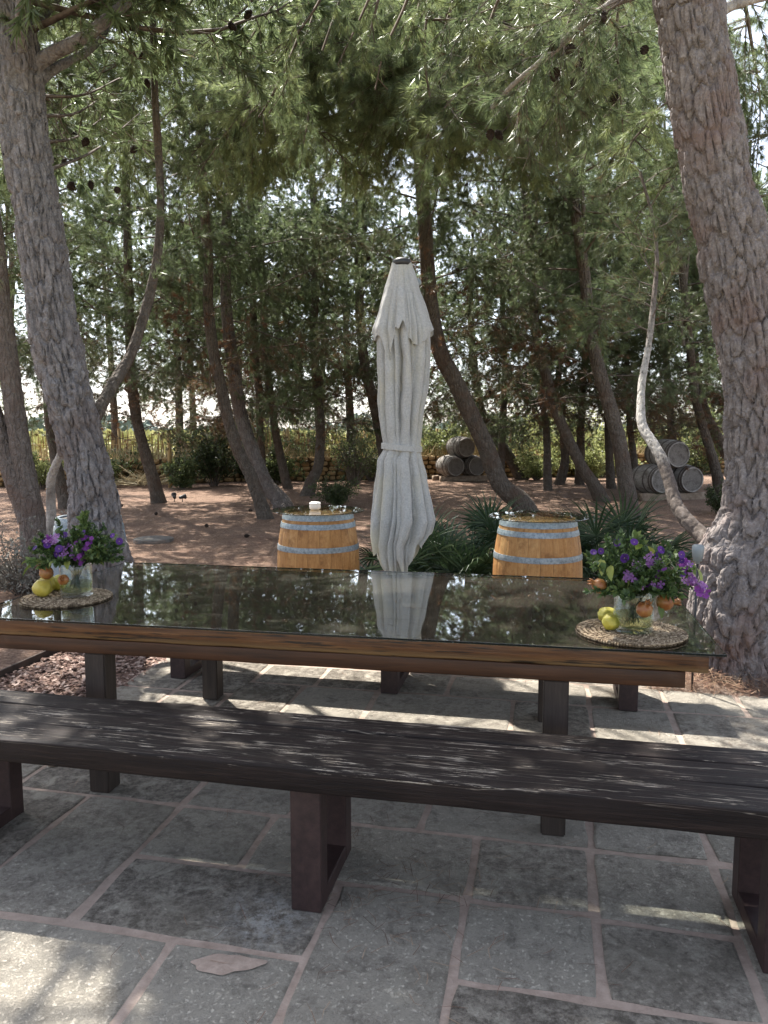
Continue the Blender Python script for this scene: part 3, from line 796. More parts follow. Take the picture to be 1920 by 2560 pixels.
# ---- the big left pine ------------------------------------------------
DL = 5.6
pl = [(252, 1640), (248, 1560), (255, 1440), (240, 1330), (226, 1200), (190, 1060), (155, 930), (128, 780), (108, 640), (84, 480), (62, 330), (50, 200), (36, 60), (22, -60)]
wl = [175, 165, 140, 122, 108, 106, 112, 106, 103, 106, 108, 105, 92, 88]
left_pine = empty('pine_tree', tuple(np.array(at(252, 1640, DL))*np.array((1, 1, 0))), 0, 'large grey plated pine leaning left, rising behind the flowers and quinces', 'pine tree')
base = np.array(left_pine.location)
P3 = [at(x, y, DL+.05*i*0) for i, (x, y) in enumerate(pl)]
P3[0][2] = -.12
P3 = extend(P3, 9.4, (.5, .0), 1.0, 4)
rr = [rad_px(w, DL*1.0) for w in wl]; rr += list(np.linspace(rr[-1]*.95, .05, len(P3)-len(rr)))
path = catmull(P3, 520); seg = np.linspace(0, len(P3)-1, 520); rad = np.interp(seg, np.arange(len(P3)), rr)
kn = [(at(230, 1190, DL-.17), .055), (at(262, 1275, DL-.19), .06), (at(88, 540, DL-.17), .05), (at(105, 790, DL-.17), .05)]
V, F = trunk_mesh(path-base, rad, 112, (.040, .012), 3, [(k-base, r_) for k, r_ in kn], .18, .042, .21)
link('trunk', mesh('trunk', V, F, M_BARKL, True), left_pine)
def big_limb(tree, base, pts, r0, r1, mat, k=26, n=110, bd=.005, name='limb'):
    path = catmull(pts, n); rad = np.linspace(r0, r1, n)
    V, F = trunk_mesh(path-base, rad, k, (bd, bd*.7), pts[0][0]*3+pts[-1][2], (), None, .03, .08)
    link(name, mesh(name, V, F, mat, True), tree)
    return path
cl = Crown(21, N=18, L=.092, w=.0036)
cl2 = Crown(22, N=7, L=.14, w=.018)
def add_big(crown, tree, base, pts, r0, r1, mat, tint, **k):
    path = big_limb(tree, base, pts, r0, r1, mat)
    crown.bough(path[::10]-base, r0, tint, own_stick=False, **k)
# long limb that leaves the trunk low down, crosses to the right and then climbs straight up
lp = [at(x, y, D) for x, y, D in [(225, 1075, 5.62), (245, 1030, 5.8), (283, 960, 6.0), (325, 890, 6.2), (352, 815, 6.3), (376, 730, 6.4), (396, 620, 6.5), (401, 480, 6.6), (388, 250, 6.7), (382, 60, 6.8), (375, -120, 6.9)]]
add_big(cl, left_pine, base, lp, .050, .024, M_BARKB, .62, start=.5, per_m=6)
# three limbs at the top of the trunk
add_big(cl, left_pine, base, [at(x, y, D) for x, y, D in [(85, 165, 5.6), (130, 135, 5.6), (215, 90, 5.55), (290, 30, 5.5), (350, -30, 5.5), (470, -150, 5.5)]], .052, .026, M_BARKL, .7, start=.35, per_m=7)
add_big(cl, left_pine, base, [at(x, y, D) for x, y, D in [(95, 208, 5.65), (140, 170, 5.8), (215, 130, 6.0), (262, 80, 6.2), (320, -10, 6.4), (400, -130, 6.6)]], .034, .018, M_BARKL, .66, start=.3, per_m=7)
add_big(cl, left_pine, base, [at(x, y, D) for x, y, D in [(58, 150, 5.55), (50, 60, 5.4), (60, -40, 5.2), (90, -200, 5.0)]], .04, .024, M_BARKL, .62, start=.3, per_m=6)
add_big(cl, left_pine, base, [at(x, y, D) for x, y, D in [(66, 110, 5.7), (95, 60, 5.9), (150, -10, 6.1), (220, -120, 6.3)]], .03, .018, M_BARKL, .62, start=.3, per_m=6)
for (x, y, D, x2, y2, D2) in [(108, 240, 5.7, 300, 195, 6.6), (108, 290, 5.7, 260, 240, 6.8), (112, 355, 5.7, 250, 300, 6.9), (124, 425, 5.7, 330, 300, 6.9), (120, 690, 5.7, 60, 560, 7.0)]:
    a, b = at(x, y, D), at(x2, y2, D2); m = (a+b)/2+np.array((0, 0, -.06))
    cl.bough(catmull([a, m, b], 8)-base, .016, .5, bare=.55, per_m=5, tw=(.2, .5))
# canopy above the frame: the shade over table and benches
g = np.random.default_rng(77)
for i in range(84):
    z = g.uniform(4.2, 9.0); k = int(np.argmin(np.abs(path[:, 2]-z)))
    az = g.uniform(0, 2*math.pi) if g.random() < .4 else g.uniform(R(-110), R(25)); cl2.limb(path[k]-base, az, R(g.uniform(-2, 32)), g.uniform(1.6, 3.3)*(1.15-.04*z), .6, 0.0, .03, per_m=7, sub=2, start=.2)
cl.build(left_pine)
cl2.build(left_pine, name='upper_crown')
cs = [at(x, y, D)-base for x, y, D in [(310, 60, 5.9), (335, 62, 6), (318, 125, 6.2), (370, 130, 6.3), (138, 345, 6.4), (190, 328, 6.4), (220, 345, 6.4), (165, 395, 6.4), (225, 450, 6.5), (168, 460, 6.5), (185, 455, 6.5), (365, 195, 6.4), (400, 10, 6.0), (630, 25, 6.6), (570, 58, 6.6), (343, 365, 6.6), (292, 470, 6.6)]]
cones(left_pine, cs, .95, 5)

# ---- the big right pine ----------------------------------------------
DR = 4.75
pr = [(1835, 1760), (1832, 1690), (1832, 1590), (1838, 1500), (1872, 1400), (1900, 1300), (1912, 1180), (1905, 1060), (1892, 930), (1876, 820), (1852, 700), (1822, 560), (1790, 430), (1764, 300), (1744, 170), (1727, 40), (1712, -80)]
wr = [215, 205, 205, 214, 240, 200, 168, 160, 158, 158, 158, 158, 156, 152, 152, 152, 146]
right_pine = empty('pine_tree', tuple(np.array(at(1835, 1760, DR))*np.array((1, 1, 0))), 0, 'large reddish plated pine with round knots beside the end of the table', 'pine tree')
base = np.array(right_pine.location)
P3 = [at(x, y, DR) for x, y in pr]
P3[0][2] = -.12
P3 = extend(P3, 9.5, (.2, .2), 1.0, 6)
rr = [rad_px(w, DR) for w in wr]; rr += list(np.linspace(rr[-1]*.95, .05, len(P3)-len(rr)))
path = catmull(P3, 640); seg = np.linspace(0, len(P3)-1, 640); rad = np.interp(seg, np.arange(len(P3)), rr)
kn = [(at(1835, 655, DR-.19), .062), (at(1715, 312, DR-.17), .045), (at(1683, 155, DR-.14), .045), (at(1738, 8, DR-.18), .05), (at(1790, 1610, DR-.2), .05)]
V, F = trunk_mesh(path-base, rad, 140, (.034, .013), 8, [(k-base, r_) for k, r_ in kn], .12, .046, .19)
link('trunk', mesh('trunk', V, F, M_BARKR, True), right_pine)
cr = Crown(33, N=18, L=.10, w=.0034)
cr2 = Crown(34, N=6, L=.14, w=.017)
# pale crooked limb that leaves the foot of the trunk and wanders off to the left
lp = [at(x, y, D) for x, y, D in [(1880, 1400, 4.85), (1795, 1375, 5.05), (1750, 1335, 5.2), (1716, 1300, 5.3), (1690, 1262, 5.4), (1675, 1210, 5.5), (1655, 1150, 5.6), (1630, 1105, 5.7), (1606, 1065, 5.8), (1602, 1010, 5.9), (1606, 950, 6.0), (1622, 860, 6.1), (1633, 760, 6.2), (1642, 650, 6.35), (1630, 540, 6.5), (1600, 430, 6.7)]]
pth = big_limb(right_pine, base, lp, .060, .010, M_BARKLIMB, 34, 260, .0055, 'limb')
pth = pth[190:]
cr.bough(pth[4::5]-base, .02, .46, bare=.15, per_m=12, own_stick=False, start=.0, tw=(.35, .8))
# the branch that hangs in from the upper right, heavy with cones
add_big(cr, right_pine, base, [at(x, y, D) for x, y, D in [(1700, -60, 4.75), (1600, -20, 4.9), (1530, 10, 5.0), (1440, 75, 5.2), (1370, 140, 5.4), (1290, 205, 5.6), (1230, 270, 5.8)]], .036, .014, M_BARKW, .48, start=.2, per_m=9, tw=(.35, .8), sub=4)
add_big(cr, right_pine, base, [at(x, y, D) for x, y, D in [(1775, 40, 4.8), (1850, 8, 4.9), (1960, -20, 5.1)]], .034, .022, M_BARKW, .55, start=.4, per_m=5)
for pts, tn in [([(1480, -60, 5.3), (1420, 60, 5.6), (1400, 180, 5.9), (1390, 330, 6.2)], .46), ([(1560, -80, 5.6), (1540, 80, 6.0), (1550, 220, 6.4), (1560, 380, 6.8)], .5),
                ([(1300, -120, 5.6), (1230, 40, 6.0), (1200, 160, 6.3), (1180, 300, 6.6)], .5), ([(1850, -60, 5.6), (1880, 120, 6.4), (1900, 260, 7.0), (1890, 420, 7.4)], .55),
                ([(1100, -160, 6.4), (1040, 40, 6.8), (1000, 170, 7.1), (985, 330, 7.3)], .74), ([(1000, -180, 6.6), (940, 20, 7.0), (905, 200, 7.2), (890, 360, 7.4)], .8),
                ([(900, -160, 7.0), (840, 30, 7.4), (790, 180, 7.6), (765, 330, 7.8)], .76), ([(760, -160, 7.0), (690, 0, 7.4), (610, 120, 7.6), (560, 210, 7.8)], .78),
                ([(620, -160, 7.2), (560, 0, 7.6), (500, 130, 7.8), (460, 260, 8.0)], .7), ([(1080, -60, 6.8), (1060, 130, 7.2), (1080, 300, 7.5), (1060, 450, 7.7)], .66),
                ([(820, -60, 7.6), (760, 100, 8.0), (700, 240, 8.3), (640, 330, 8.6)], .7),
                ([(700, -120, 6.8), (640, -10, 7.0), (560, 70, 7.2), (500, 120, 7.3)], .85), ([(860, -140, 6.6), (800, 0, 6.9), (740, 90, 7.1), (690, 160, 7.2)], .88),
                ([(980, -140, 6.4), (930, -20, 6.7), (880, 90, 6.9), (830, 190, 7.0)], .88), ([(1060, -120, 6.2), (1010, 20, 6.5), (960, 130, 6.7), (930, 260, 6.9)], .86),
                ([(1180, -140, 6.2), (1130, 10, 6.6), (1100, 130, 6.9), (1100, 250, 7.0)], .7), ([(540, -120, 7.4), (470, 20, 7.6), (420, 130, 7.8), (330, 220, 8.0)], .8),
                ([(1330, -120, 6.0), (1300, 30, 6.4), (1310, 160, 6.8), (1300, 290, 7.0)], .55), ([(760, 60, 7.2), (700, 200, 7.6), (640, 300, 7.9), (560, 350, 8.1)], .8)]:
    q = catmull([at(*a) for a in pts], 12)-base
    cr.bough(q, .018, tn, per_m=11, tw=(.3, .7), start=.0, sub=4, droop=.5)
g = np.random.default_rng(78)
for i in range(16):
    z = g.uniform(5.0, 9.0); k = int(np.argmin(np.abs(path[:, 2]-z)))
    az = g.uniform(0, 2*math.pi); cr2.limb(path[k]-base, az, R(g.uniform(0, 35)), g.uniform(1.5, 3.0), .58, 0.0, .03, per_m=7, sub=2, start=.2)
cr.build(right_pine)
cr2.build(right_pine, name='upper_crown')
cs = [at(x, y, D)-base for x, y, D in [(1500, 50, 4.95), (1515, 28, 4.9), (1400, 100, 5.1), (1420, 115, 5.1), (1450, 195, 5.6), (1440, 200, 5.6), (1390, 168, 5.5), (1615, 115, 5.8), (1225, 322, 5.7), (1238, 325, 5.7), (1540, 225, 6.0), (1452, 145, 5.4)]]
cones(right_pine, cs, 1.05, 6)

# ---- hanging boughs of the two near pines (three shared boughs, many of them)
BOUGH = []
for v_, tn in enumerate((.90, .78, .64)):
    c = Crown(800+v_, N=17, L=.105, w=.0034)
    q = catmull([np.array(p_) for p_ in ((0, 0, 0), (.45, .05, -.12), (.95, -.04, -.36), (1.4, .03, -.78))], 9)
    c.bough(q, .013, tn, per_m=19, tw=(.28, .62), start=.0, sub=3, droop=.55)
    V, F = prisms(np.concatenate(c.s0), np.concatenate(c.s1), np.concatenate(c.r0), np.concatenate(c.r1), 3)
    V2, F2, A2 = needles(np.concatenate(c.P), np.concatenate(c.D), c.N, c.L, c.w, np.concatenate(c.T), 820+v_)
    TRI.append(('bough', len(F2))); BOUGH.append((mesh('bough', V, F, M_TWIG, True), mesh('needle_sprays', V2, F2, M_NEEDLE, attr=A2)))
def hang(tree, x, y, D, v_, rz, tilt, sc_):
    p_ = at(x, y, D)-np.array(tree.location)
    w_ = p_+np.array(tree.location); k_ = sun_open_pt(w_)
    R_ = np.array(Matrix.Rotation(rz, 3, 'Z'))
    for q_ in ((.5, .0, -.15), (1.0, 0, -.4), (1.5, 0, -.9), (1.1, .35, -.6), (1.1, -.35, -.6)): k_ = k_ and sun_open_pt(w_+R_@np.array(q_)*sc_)
    if not k_: return
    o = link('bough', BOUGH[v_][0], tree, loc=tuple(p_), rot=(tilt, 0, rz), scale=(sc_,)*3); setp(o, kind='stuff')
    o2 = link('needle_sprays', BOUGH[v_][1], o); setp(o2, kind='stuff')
g = np.random.default_rng(91)
for i in range(128):
    x = g.uniform(330, 1660); y = -60+330*g.random()**1.25-(60 if x < 500 else 0); D = g.uniform(6.2, 10.5)
    if x > 1500 and D < 7: continue
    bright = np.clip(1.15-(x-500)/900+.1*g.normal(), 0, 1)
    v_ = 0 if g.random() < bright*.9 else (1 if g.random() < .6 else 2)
    rz = (math.pi+g.normal(0, .7)) if g.random() < .62 else g.normal(0, .9)
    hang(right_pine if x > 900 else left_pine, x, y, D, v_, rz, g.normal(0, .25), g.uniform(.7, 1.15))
for i in range(84):
    x = g.uniform(230, 1500); y = -70+300*g.random()**1.3; D = g.uniform(9.6, 13.0)
    v_ = 0 if g.random() < .5 else 1
    hang(right_pine if x > 900 else left_pine, x, y, D, v_, g.uniform(0, 6.28), g.normal(0, .25), g.uniform(1.1, 1.6))
for x, y, D, v_, rz in ((1250, -20, 6.4, 0, 3.3), (1130, 30, 6.5, 0, 3.0), (1190, 120, 6.9, 0, 3.5), (1060, 150, 6.9, 0, 2.9), (1010, 60, 6.6, 0, 3.3), (1110, 250, 7.2, 1, 3.2), (960, 200, 7.2, 0, 3.0), (880, 110, 7.0, 0, 3.4), (790, 40, 7.0, 0, 3.0), (660, 60, 7.4, 0, 3.3), (1900, 180, 6.8, 1, 3.6), (1960, 330, 7.4, 1, 3.3), (1880, 60, 7.5, 1, 2.8), (1950, 480, 8.5, 1, 3.2)):
    hang(right_pine, x, y, D, v_, rz, 0, 1.0)

# ---- pines further back ----------------------------------------------
# (label, D, [(px)...], width at foot, width at top of the traced part, crown seed, green tint, lowest limb height)
BACK = [
 ('grey twin-stemmed pine behind the dry shrub at the chip bed', 9.6, [(100, 1400), (84, 1310), (70, 1230), (48, 1100), (28, 960), (14, 830), (2, 720), (-8, 600)], 70, 40, .5, 2.6),
 ('thin dark pine hidden behind the large grey trunk', 15.5, [(168, 1285), (152, 1210), (135, 1130), (124, 1060), (118, 980), (112, 850), (104, 700)], 32, 20, .52, 2.4),
 ('dark pine leaning left beside the two small black lamps', 16.6, [(399, 1257), (382, 1195), (358, 1115), (341, 1045), (330, 960), (324, 830), (322, 730), (318, 560)], 34, 22, .5, 2.2),
 ('slim pine in front of its thicker twin, left of the bowl barrel', 13.3, [(668, 1302), (655, 1270), (628, 1192), (596, 1128), (570, 1047), (550, 955), (530, 856), (521, 758), (520, 640), (508, 480)], 38, 26, .52, 2.6),
 ('thicker mottled pine of the leaning pair left of the bowl barrel', 15.2, [(712, 1275), (700, 1250), (664, 1208), (628, 1118), (599, 1024), (584, 920), (570, 816), (564, 700), (566, 560)], 48, 30, .5, 2.6),
 ('straight thin pine seen between the leaning pair and the dark trunk', 20.5, [(657, 1222), (654, 1150), (650, 1076), (648, 990), (640, 900), (634, 790), (631, 700), (628, 560)], 22, 17, .5, 2.6),
 ('dark thin pine with its foot in front of the shaded wall', 20.5, [(722, 1222), (718, 1215), (703, 1150), (688, 1076), (677, 990), (671, 950), (662, 850), (656, 720)], 26, 18, .46, 2.4),
 ('pine leaning right behind the low round bush', 18.4, [(766, 1238), (778, 1205), (796, 1163), (801, 1076), (793, 978), (787, 900), (784, 816), (792, 680), (786, 540)], 32, 20, .5, 2.4),
 ('dark pine half hidden by the closed parasol', 19.0, [(975, 1232), (960, 1130), (945, 1050), (930, 985), (914, 930), (902, 815), (898, 700), (905, 560)], 34, 24, .44, 2.4),
 ('stout red-brown pine leaning left behind the fan palm', 14.6, [(1318, 1285), (1300, 1254), (1250, 1208), (1214, 1116), (1174, 1030), (1139, 955), (1105, 891), (1085, 815), (1073, 730), (1066, 620), (1058, 500), (1050, 380)], 56, 36, .56, 3.0),
 ('dark pine leaning left behind the stacked barrels at the wall', 24.5, [(1310, 1193), (1272, 1140), (1232, 1082), (1205, 1030), (1190, 950), (1180, 850)], 30, 20, .5, 2.2),
 ('short red pine stem leaning right in front of the wall', 22.2, [(1396, 1210), (1412, 1158), (1409, 1100), (1404, 1030), (1396, 950), (1404, 850)], 24, 16, .5, 2.2),
 ('slender pine curving left between the red stem and the straight dark trunk', 16.8, [(1510, 1250), (1486, 1214), (1452, 1163), (1411, 1076), (1385, 1012), (1365, 937), (1348, 885), (1336, 804), (1332, 700), (1320, 560)], 34, 22, .52, 2.6),
 ('dark straight-grained pine with its foot behind the right palm', 13.6, [(1590, 1300), (1579, 1284), (1565, 1209), (1550, 1116), (1530, 1035), (1504, 949), (1484, 868), (1469, 792), (1463, 700), (1440, 540), (1432, 420)], 50, 28, .54, 2.6),
 ('mossy pine leaning left beyond the right-hand barrel stack', 18.5, [(1806, 1230), (1792, 1185), (1776, 1128), (1752, 1047), (1738, 990), (1728, 900), (1716, 780), (1700, 620)], 28, 20, .5, 2.2),
 ('dark pine leaning hard left against the far wall on the right', 22.0, [(1862, 1205), (1834, 1163), (1793, 1093), (1759, 1024), (1740, 940), (1730, 820)], 36, 24, .48, 2.2),
 ('thin paired stem behind the pale crooked limb', 21.0, [(1592, 1212), (1582, 1128), (1573, 1047), (1570, 950), (1560, 830)], 20, 14, .5, 2.2),
 ('pale bare stem bending behind the blue barrel', 8.0, [(132, 1480), (130, 1340), (127, 1250), (128, 1200), (140, 1162), (158, 1120), (172, 1060)], 27, 18, .5, 3.2),
 ('tall pine standing behind the fence post', 25.5, [(455, 1189), (450, 1100), (446, 950), (440, 800), (446, 650)], 24, 15, .56, 3.2),
 ('tall pine in front of the wall behind the parasol', 23.5, [(880, 1183), (876, 1060), (868, 900), (862, 760)], 24, 16, .5, 2.8),
 ('tall pine beyond the right-hand barrel stack', 22.5, [(1690, 1186), (1680, 1080), (1668, 940), (1662, 800)], 24, 16, .58, 2.8),
 ('tall pine among the yellow bushes in front of the wall', 22.0, [(1450, 1180), (1452, 1060), (1460, 920), (1466, 780)], 22, 15, .62, 3.0),
 ('straight pine far behind the slender curving one', 20.0, [(1370, 1198), (1366, 1080), (1350, 940), (1342, 800)], 20, 14, .6, 2.4),
 ('thin pine far behind the straight-grained one', 20.5, [(1530, 1194), (1520, 1080), (1512, 940), (1510, 800)], 20, 14, .6, 2.2),
 ('thin pine between the leaning red-brown pine and the slender curving one', 21.0, [(1250, 1190), (1256, 1080), (1262, 940), (1258, 800)], 20, 14, .6, 2.4),
 ('thin far pine beside the tall evergreen shrub', 27.5, [(585, 1184), (590, 1080), (598, 940), (600, 800)], 20, 14, .56, 3.4),
 ('far pine seen past the grey twin trunks', 22.0, [(20, 1210), (24, 1100), (20, 960), (26, 800)], 26, 18, .56, 3.6),
 ('far pine in the gap behind the crossing grey limb', 27.0, [(285, 1186), (288, 1080), (280, 940), (270, 800)], 22, 15, .58, 3.8),
 ('distant pine in the row beyond the reed fence', 31.5, [(660, 1172), (664, 1080), (668, 940), (660, 800)], 20, 14, .56, 2.0),
 ('distant pine in the row beyond the reed fence', 33.0, [(800, 1170), (804, 1080), (806, 940), (810, 800)], 20, 14, .56, 2.0),
 ('distant pine in the row beyond the reed fence', 32.0, [(1000, 1172), (1004, 1080), (1010, 940), (1000, 800)], 20, 14, .56, 2.0),
 ('distant pine in the row beyond the reed fence', 32.0, [(1770, 1172), (1774, 1080), (1768, 940), (1760, 800)], 20, 14, .56, 2.0),
 ('distant pine in the row beyond the reed fence', 34.0, [(480, 1170), (484, 1080), (478, 940), (470, 800)], 20, 14, .56, 3.4),
 ('far pine behind the reddish trunk', 20.0, [(1905, 1224), (1900, 1100), (1890, 960), (1880, 800)], 28, 18, .52, 2.2),
]
# four crowns, each shared by several of the grove's pines
GEN = []
for v_ in range(3):
    c = Crown(500+v_, N=22, L=.115, w=.0046); g = np.random.default_rng(600+v_)
    c.stick(np.array([(g.normal(0, .05), g.normal(0, .05), z) for z in np.linspace(4.5, 9.2, 8)]), .05, .015)
    az = 0; nl = 23
    for q in range(nl):
        f = (q+g.random()*.8)/nl; z = 2.2+6.6*f**.9; az += 2.4+g.normal(0, .3); low = float(np.clip((z-2.2)/2.2, 0, 1))
        L = (1.5+1.15*math.sin(math.pi*min(1, .3+.7*f)))*g.uniform(.75, 1.25)
        tn = (.53+.05*v_)-.30*(1-low)*(g.random() < .7)+g.normal(0, .05)
        c.limb((0, 0, z), az, R(g.uniform(-8, 28)), L, tn, .34*(1-low), .012+.012*low, per_m=9.0, sub=3, tw=(.32, .78), start=.12, droop=.4)
    for q in range(9):
        c.limb((0, 0, g.uniform(1.8, 3.4)), g.uniform(0, 6.28), R(g.uniform(-10, 40)), g.uniform(.6, 1.6), .1, .75, .008, per_m=4, sub=2, tw=(.15, .5))
    V, F = prisms(np.concatenate(c.s0), np.concatenate(c.s1), np.concatenate(c.r0), np.concatenate(c.r1), 3)
    mb_ = mesh('branches', V, F, M_TWIG, True)
    V, F, A = needles(np.concatenate(c.P), np.concatenate(c.D), c.N, c.L, c.w, np.concatenate(c.T), 700+v_)
    mc_ = mesh('crown', V, F, M_NEEDLE, attr=A); TRI.append(('gen', len(F)))
    tips = np.array(c.tips); GEN.append((mb_, mc_, tips[(tips[:, 2] > 2.2) & (tips[:, 2] < 6)]))
def crown_copy(root, v_, loc, rz, sxy, sz):
    for nm, me in (('branches', GEN[v_][0]), ('crown', GEN[v_][1])):
        o = link(nm, me, root, loc=loc, rot=(0, 0, rz), scale=(sxy, sxy, sz)); setp(o, kind='stuff')
FORK = {0: [(76, 1300), (40, 1200), (8, 1110), (-24, 1010), (-60, 880)]}
for i, (lab, D, pts, wb, wt, tint, zlow) in enumerate(BACK):
    b3 = [at(x, y, D+.12*q*math.sin(i*2.1)) for q, (x, y) in enumerate(pts)]
    b3[0] = np.array((b3[0][0], b3[0][1], -.1))
    root = empty('pine_tree', (b3[0][0], b3[0][1], 0), 0, lab, 'pine tree', 'distant pines beyond the fence' if 'distant' in lab else 'pines of the grove')
    base = np.array(root.location)
    n0 = len(b3)
    H = 8.6 + 1.4*math.sin(i*1.7)
    if 'pale bare' not in lab: b3 = extend(b3, H, (.15*math.sin(i), .0), 1.1, 40+i)
    rr = list(np.linspace(rad_px(wb, D), rad_px(wt, D), n0)*.88); rr[0] *= 1.3; rr[1] *= 1.08
    rr += list(np.linspace(rr[-1]*.93, .03, len(b3)-n0)) if len(b3) > n0 else []
    n = int(len(b3)*10); k = 24 if D < 17 else 16
    path = catmull(b3, n); rad = np.interp(np.linspace(0, len(b3)-1, n), np.arange(len(b3)), rr)
    V, F = trunk_mesh(path-base, rad, k, (.012, .006), i+.5, (), .12, .06, .16)
    mat = M_BARKW if 'pale bare' in lab else (M_BARKM if 'mottled' in lab or 'grey twin' in lab else M_BARKB)
    link('trunk', mesh('trunk', V, F, mat, True), root)
    if i in FORK:
        fk = [at(x, y, D) for x, y in FORK[i]]; fk = extend(fk, 6.0, (0, 0), 1.0, 3)
        big_limb(root, base, fk, rad_px(62, D), .03, mat, 24, 110, .01)
    if 'pale bare' in lab: continue
    g = np.random.default_rng(300+i)
    kk = int(np.argmin(np.abs(path[:, 2]-4.6))); off = path[kk]-base
    if i == 0: off = off+np.array((-1.2, .3, 0))
    crown_copy(root, i % len(GEN), (off[0], off[1], zlow-2.4-(.55 if D > 15 else 0)), g.uniform(0, 6.28), .8 if i in (0, 3, 4) else g.uniform(.95, 1.15), 1.0+.05*(H-8.6))
    tips = GEN[i % len(GEN)][2]
    if D < 20:
        a_ = g.uniform(0, 6.28); tp = tips[g.choice(len(tips), 8, replace=False)]
        cones(root, [(off[0]+p_[0]*.8, off[1]+p_[1]*.8, p_[2]) for p_ in tp], 1.0, 400+i)
print('needle triangles', sum(t_[1] for t_ in TRI))

# ------------------------------------------------------------------ table
tbl = empty('dining_table', (-.168, 3.554, 0), math.atan2(-.1865, .9825), 'long dark timber table topped by a sheet of glass', 'table')
TH = .77
mb = MB()
V, F = plank(2.93, 1.27, .072, .007, 60, .0025, 3.0); mb.add(V, F)
o = mb.obj('tabletop', M_TEDGE, tbl, True, loc=(0, 0, TH-.010-.036))
o.data.materials.append(M_TTOP)
nf = np.zeros(len(o.data.polygons)*3); o.data.polygons.foreach_get('normal', nf); nf = nf.reshape(-1, 3)
o.data.polygons.foreach_set('material_index', (nf[:, 2] > .9).astype(np.int32))
mb = MB(); mb.add(*bbox(3.03, 1.35, .010, .0015, 1))
o = mb.obj('glass_sheet', M_GLASS, tbl, loc=(0, 0, TH-.003)); o.data.materials.append(M_GLASSEDGE)
nf = np.zeros(len(o.data.polygons)*3); o.data.polygons.foreach_get('normal', nf); nf = nf.reshape(-1, 3)
o.data.polygons.foreach_set('material_index', (np.abs(nf[:, 2]) < .5).astype(np.int32))
for s_ in (-1, 1):
    mb = MB(); mb.add(*plank(2.78, .10, .062, .006, 40, .0015, 5.0+s_)); mb.obj('rail', M_TRAIL, tbl, True, loc=(0, s_*.575, TH-.083-.032))
    mb = MB(); mb.add(*plank(1.02, .09, .058, .006, 20, .0015, 9.0+s_)); mb.obj('rail', M_TRAIL, tbl, True, loc=(s_*.94, 0, TH-.083-.031), rot=(0, 0, math.pi/2))
for sx in (-1, 1):
    for sy in (-1, 1):
        mb = MB(); mb.add(*bbox(.092, .092, TH-.145-.018, .005, 2)); mb.obj('leg', M_TLEG, tbl, loc=(sx*.94, sy*.575, (TH-.145+.018)/2))

# ------------------------------------------------------------------ benches
BW = .445; BT = .078; BH = .51
def frame_leg():
    mb = MB(); d = .385; w = .10; t_ = .075; h = BH-BT
    mb.add(*bbox(w, t_, h-.002, .003, 1, (0, -d/2+t_/2, h/2)))
    mb.add(*bbox(w, t_, h-.002, .003, 1, (0, d/2-t_/2, h/2)))
    mb.add(*bbox(w-.002, d-2*t_+.01, .055, .003, 1, (0, 0, .0285)))
    mb.add(*bbox(w-.002, d-2*t_+.01, .02, .003, 1, (0, 0, h-.013)))
    return mb.make('leg', M_STEEL)
LEGM = frame_leg()
def bench(u, v, rz, label, seed, legs=(-1.36, 0, 1.40)):
    root = empty('bench', uv(u, v, .018), rz, label, 'bench', 'timber benches at the table')
    h0 = -.018
    ws = [.16, .155, .122]; y = -BW/2
    for i, w in enumerate(ws):
        mb = MB(); mb.add(*plank(3.25, w, BT-.003*(i == 1), .006, 150, .0026, seed+i*7.7, 2.5)); mb.obj('seat_plank', M_BENCH, root, True, loc=(0, y+w/2, BH-BT/2+h0-.0015*(i == 1))); y += w+.004
    for s_ in legs: link('leg', LEGM, root, loc=(s_, 0.0, 0))
    return root
fx, fy = -.25, 2.30
cu = UD[0]*fx+UD[1]*fy; cv = VD[0]*fx+VD[1]*fy
bench(cu, cv+.20, ROTZ, 'weathered dark timber bench with pale flaking scars, clear of the table', 2.0)
fx, fy = .03, 4.35
cu2 = UD[0]*fx+UD[1]*fy; cv2 = VD[0]*fx+VD[1]*fy
bench(cu2, cv2+.19, ROTZ, 'dark bench on the parasol side, mostly hidden by the table', 40.0, (-1.335, 0, 1.335))

# ------------------------------------------------------------------ parasol
DU = 5.2
px0 = 1003
pb = at(px0, 1280, DU); ux = pb[0]
par = empty('closed_parasol', (ux, DU, 0), 0, 'closed off-white parasol tied at the waist, standing behind the table', 'parasol')
def zpx(y): return at(px0, y, DU)[2]
KM = DU/(math.cos(PITCH)*1.0)/FPX
prof = [(654, 982, 1025), (690, 973, 1036), (730, 963, 1047), (790, 947, 1067), (825, 936, 1078), (857, 937, 1080), (910, 938, 1080), (1000, 940, 1069), (1037, 942, 1063), (1085, 948, 1058), (1112, 953, 1055), (1124, 953, 1055), (1150, 938, 1060), (1230, 930, 1080), (1300, 920, 1096), (1340, 919, 1084), (1360, 921, 1070), (1430, 934, 1058)]
py = np.array([a[0] for a in prof]); pc = np.array([(a[1]+a[2])/2 for a in prof]); ph = np.array([(a[2]-a[1])/2 for a in prof])
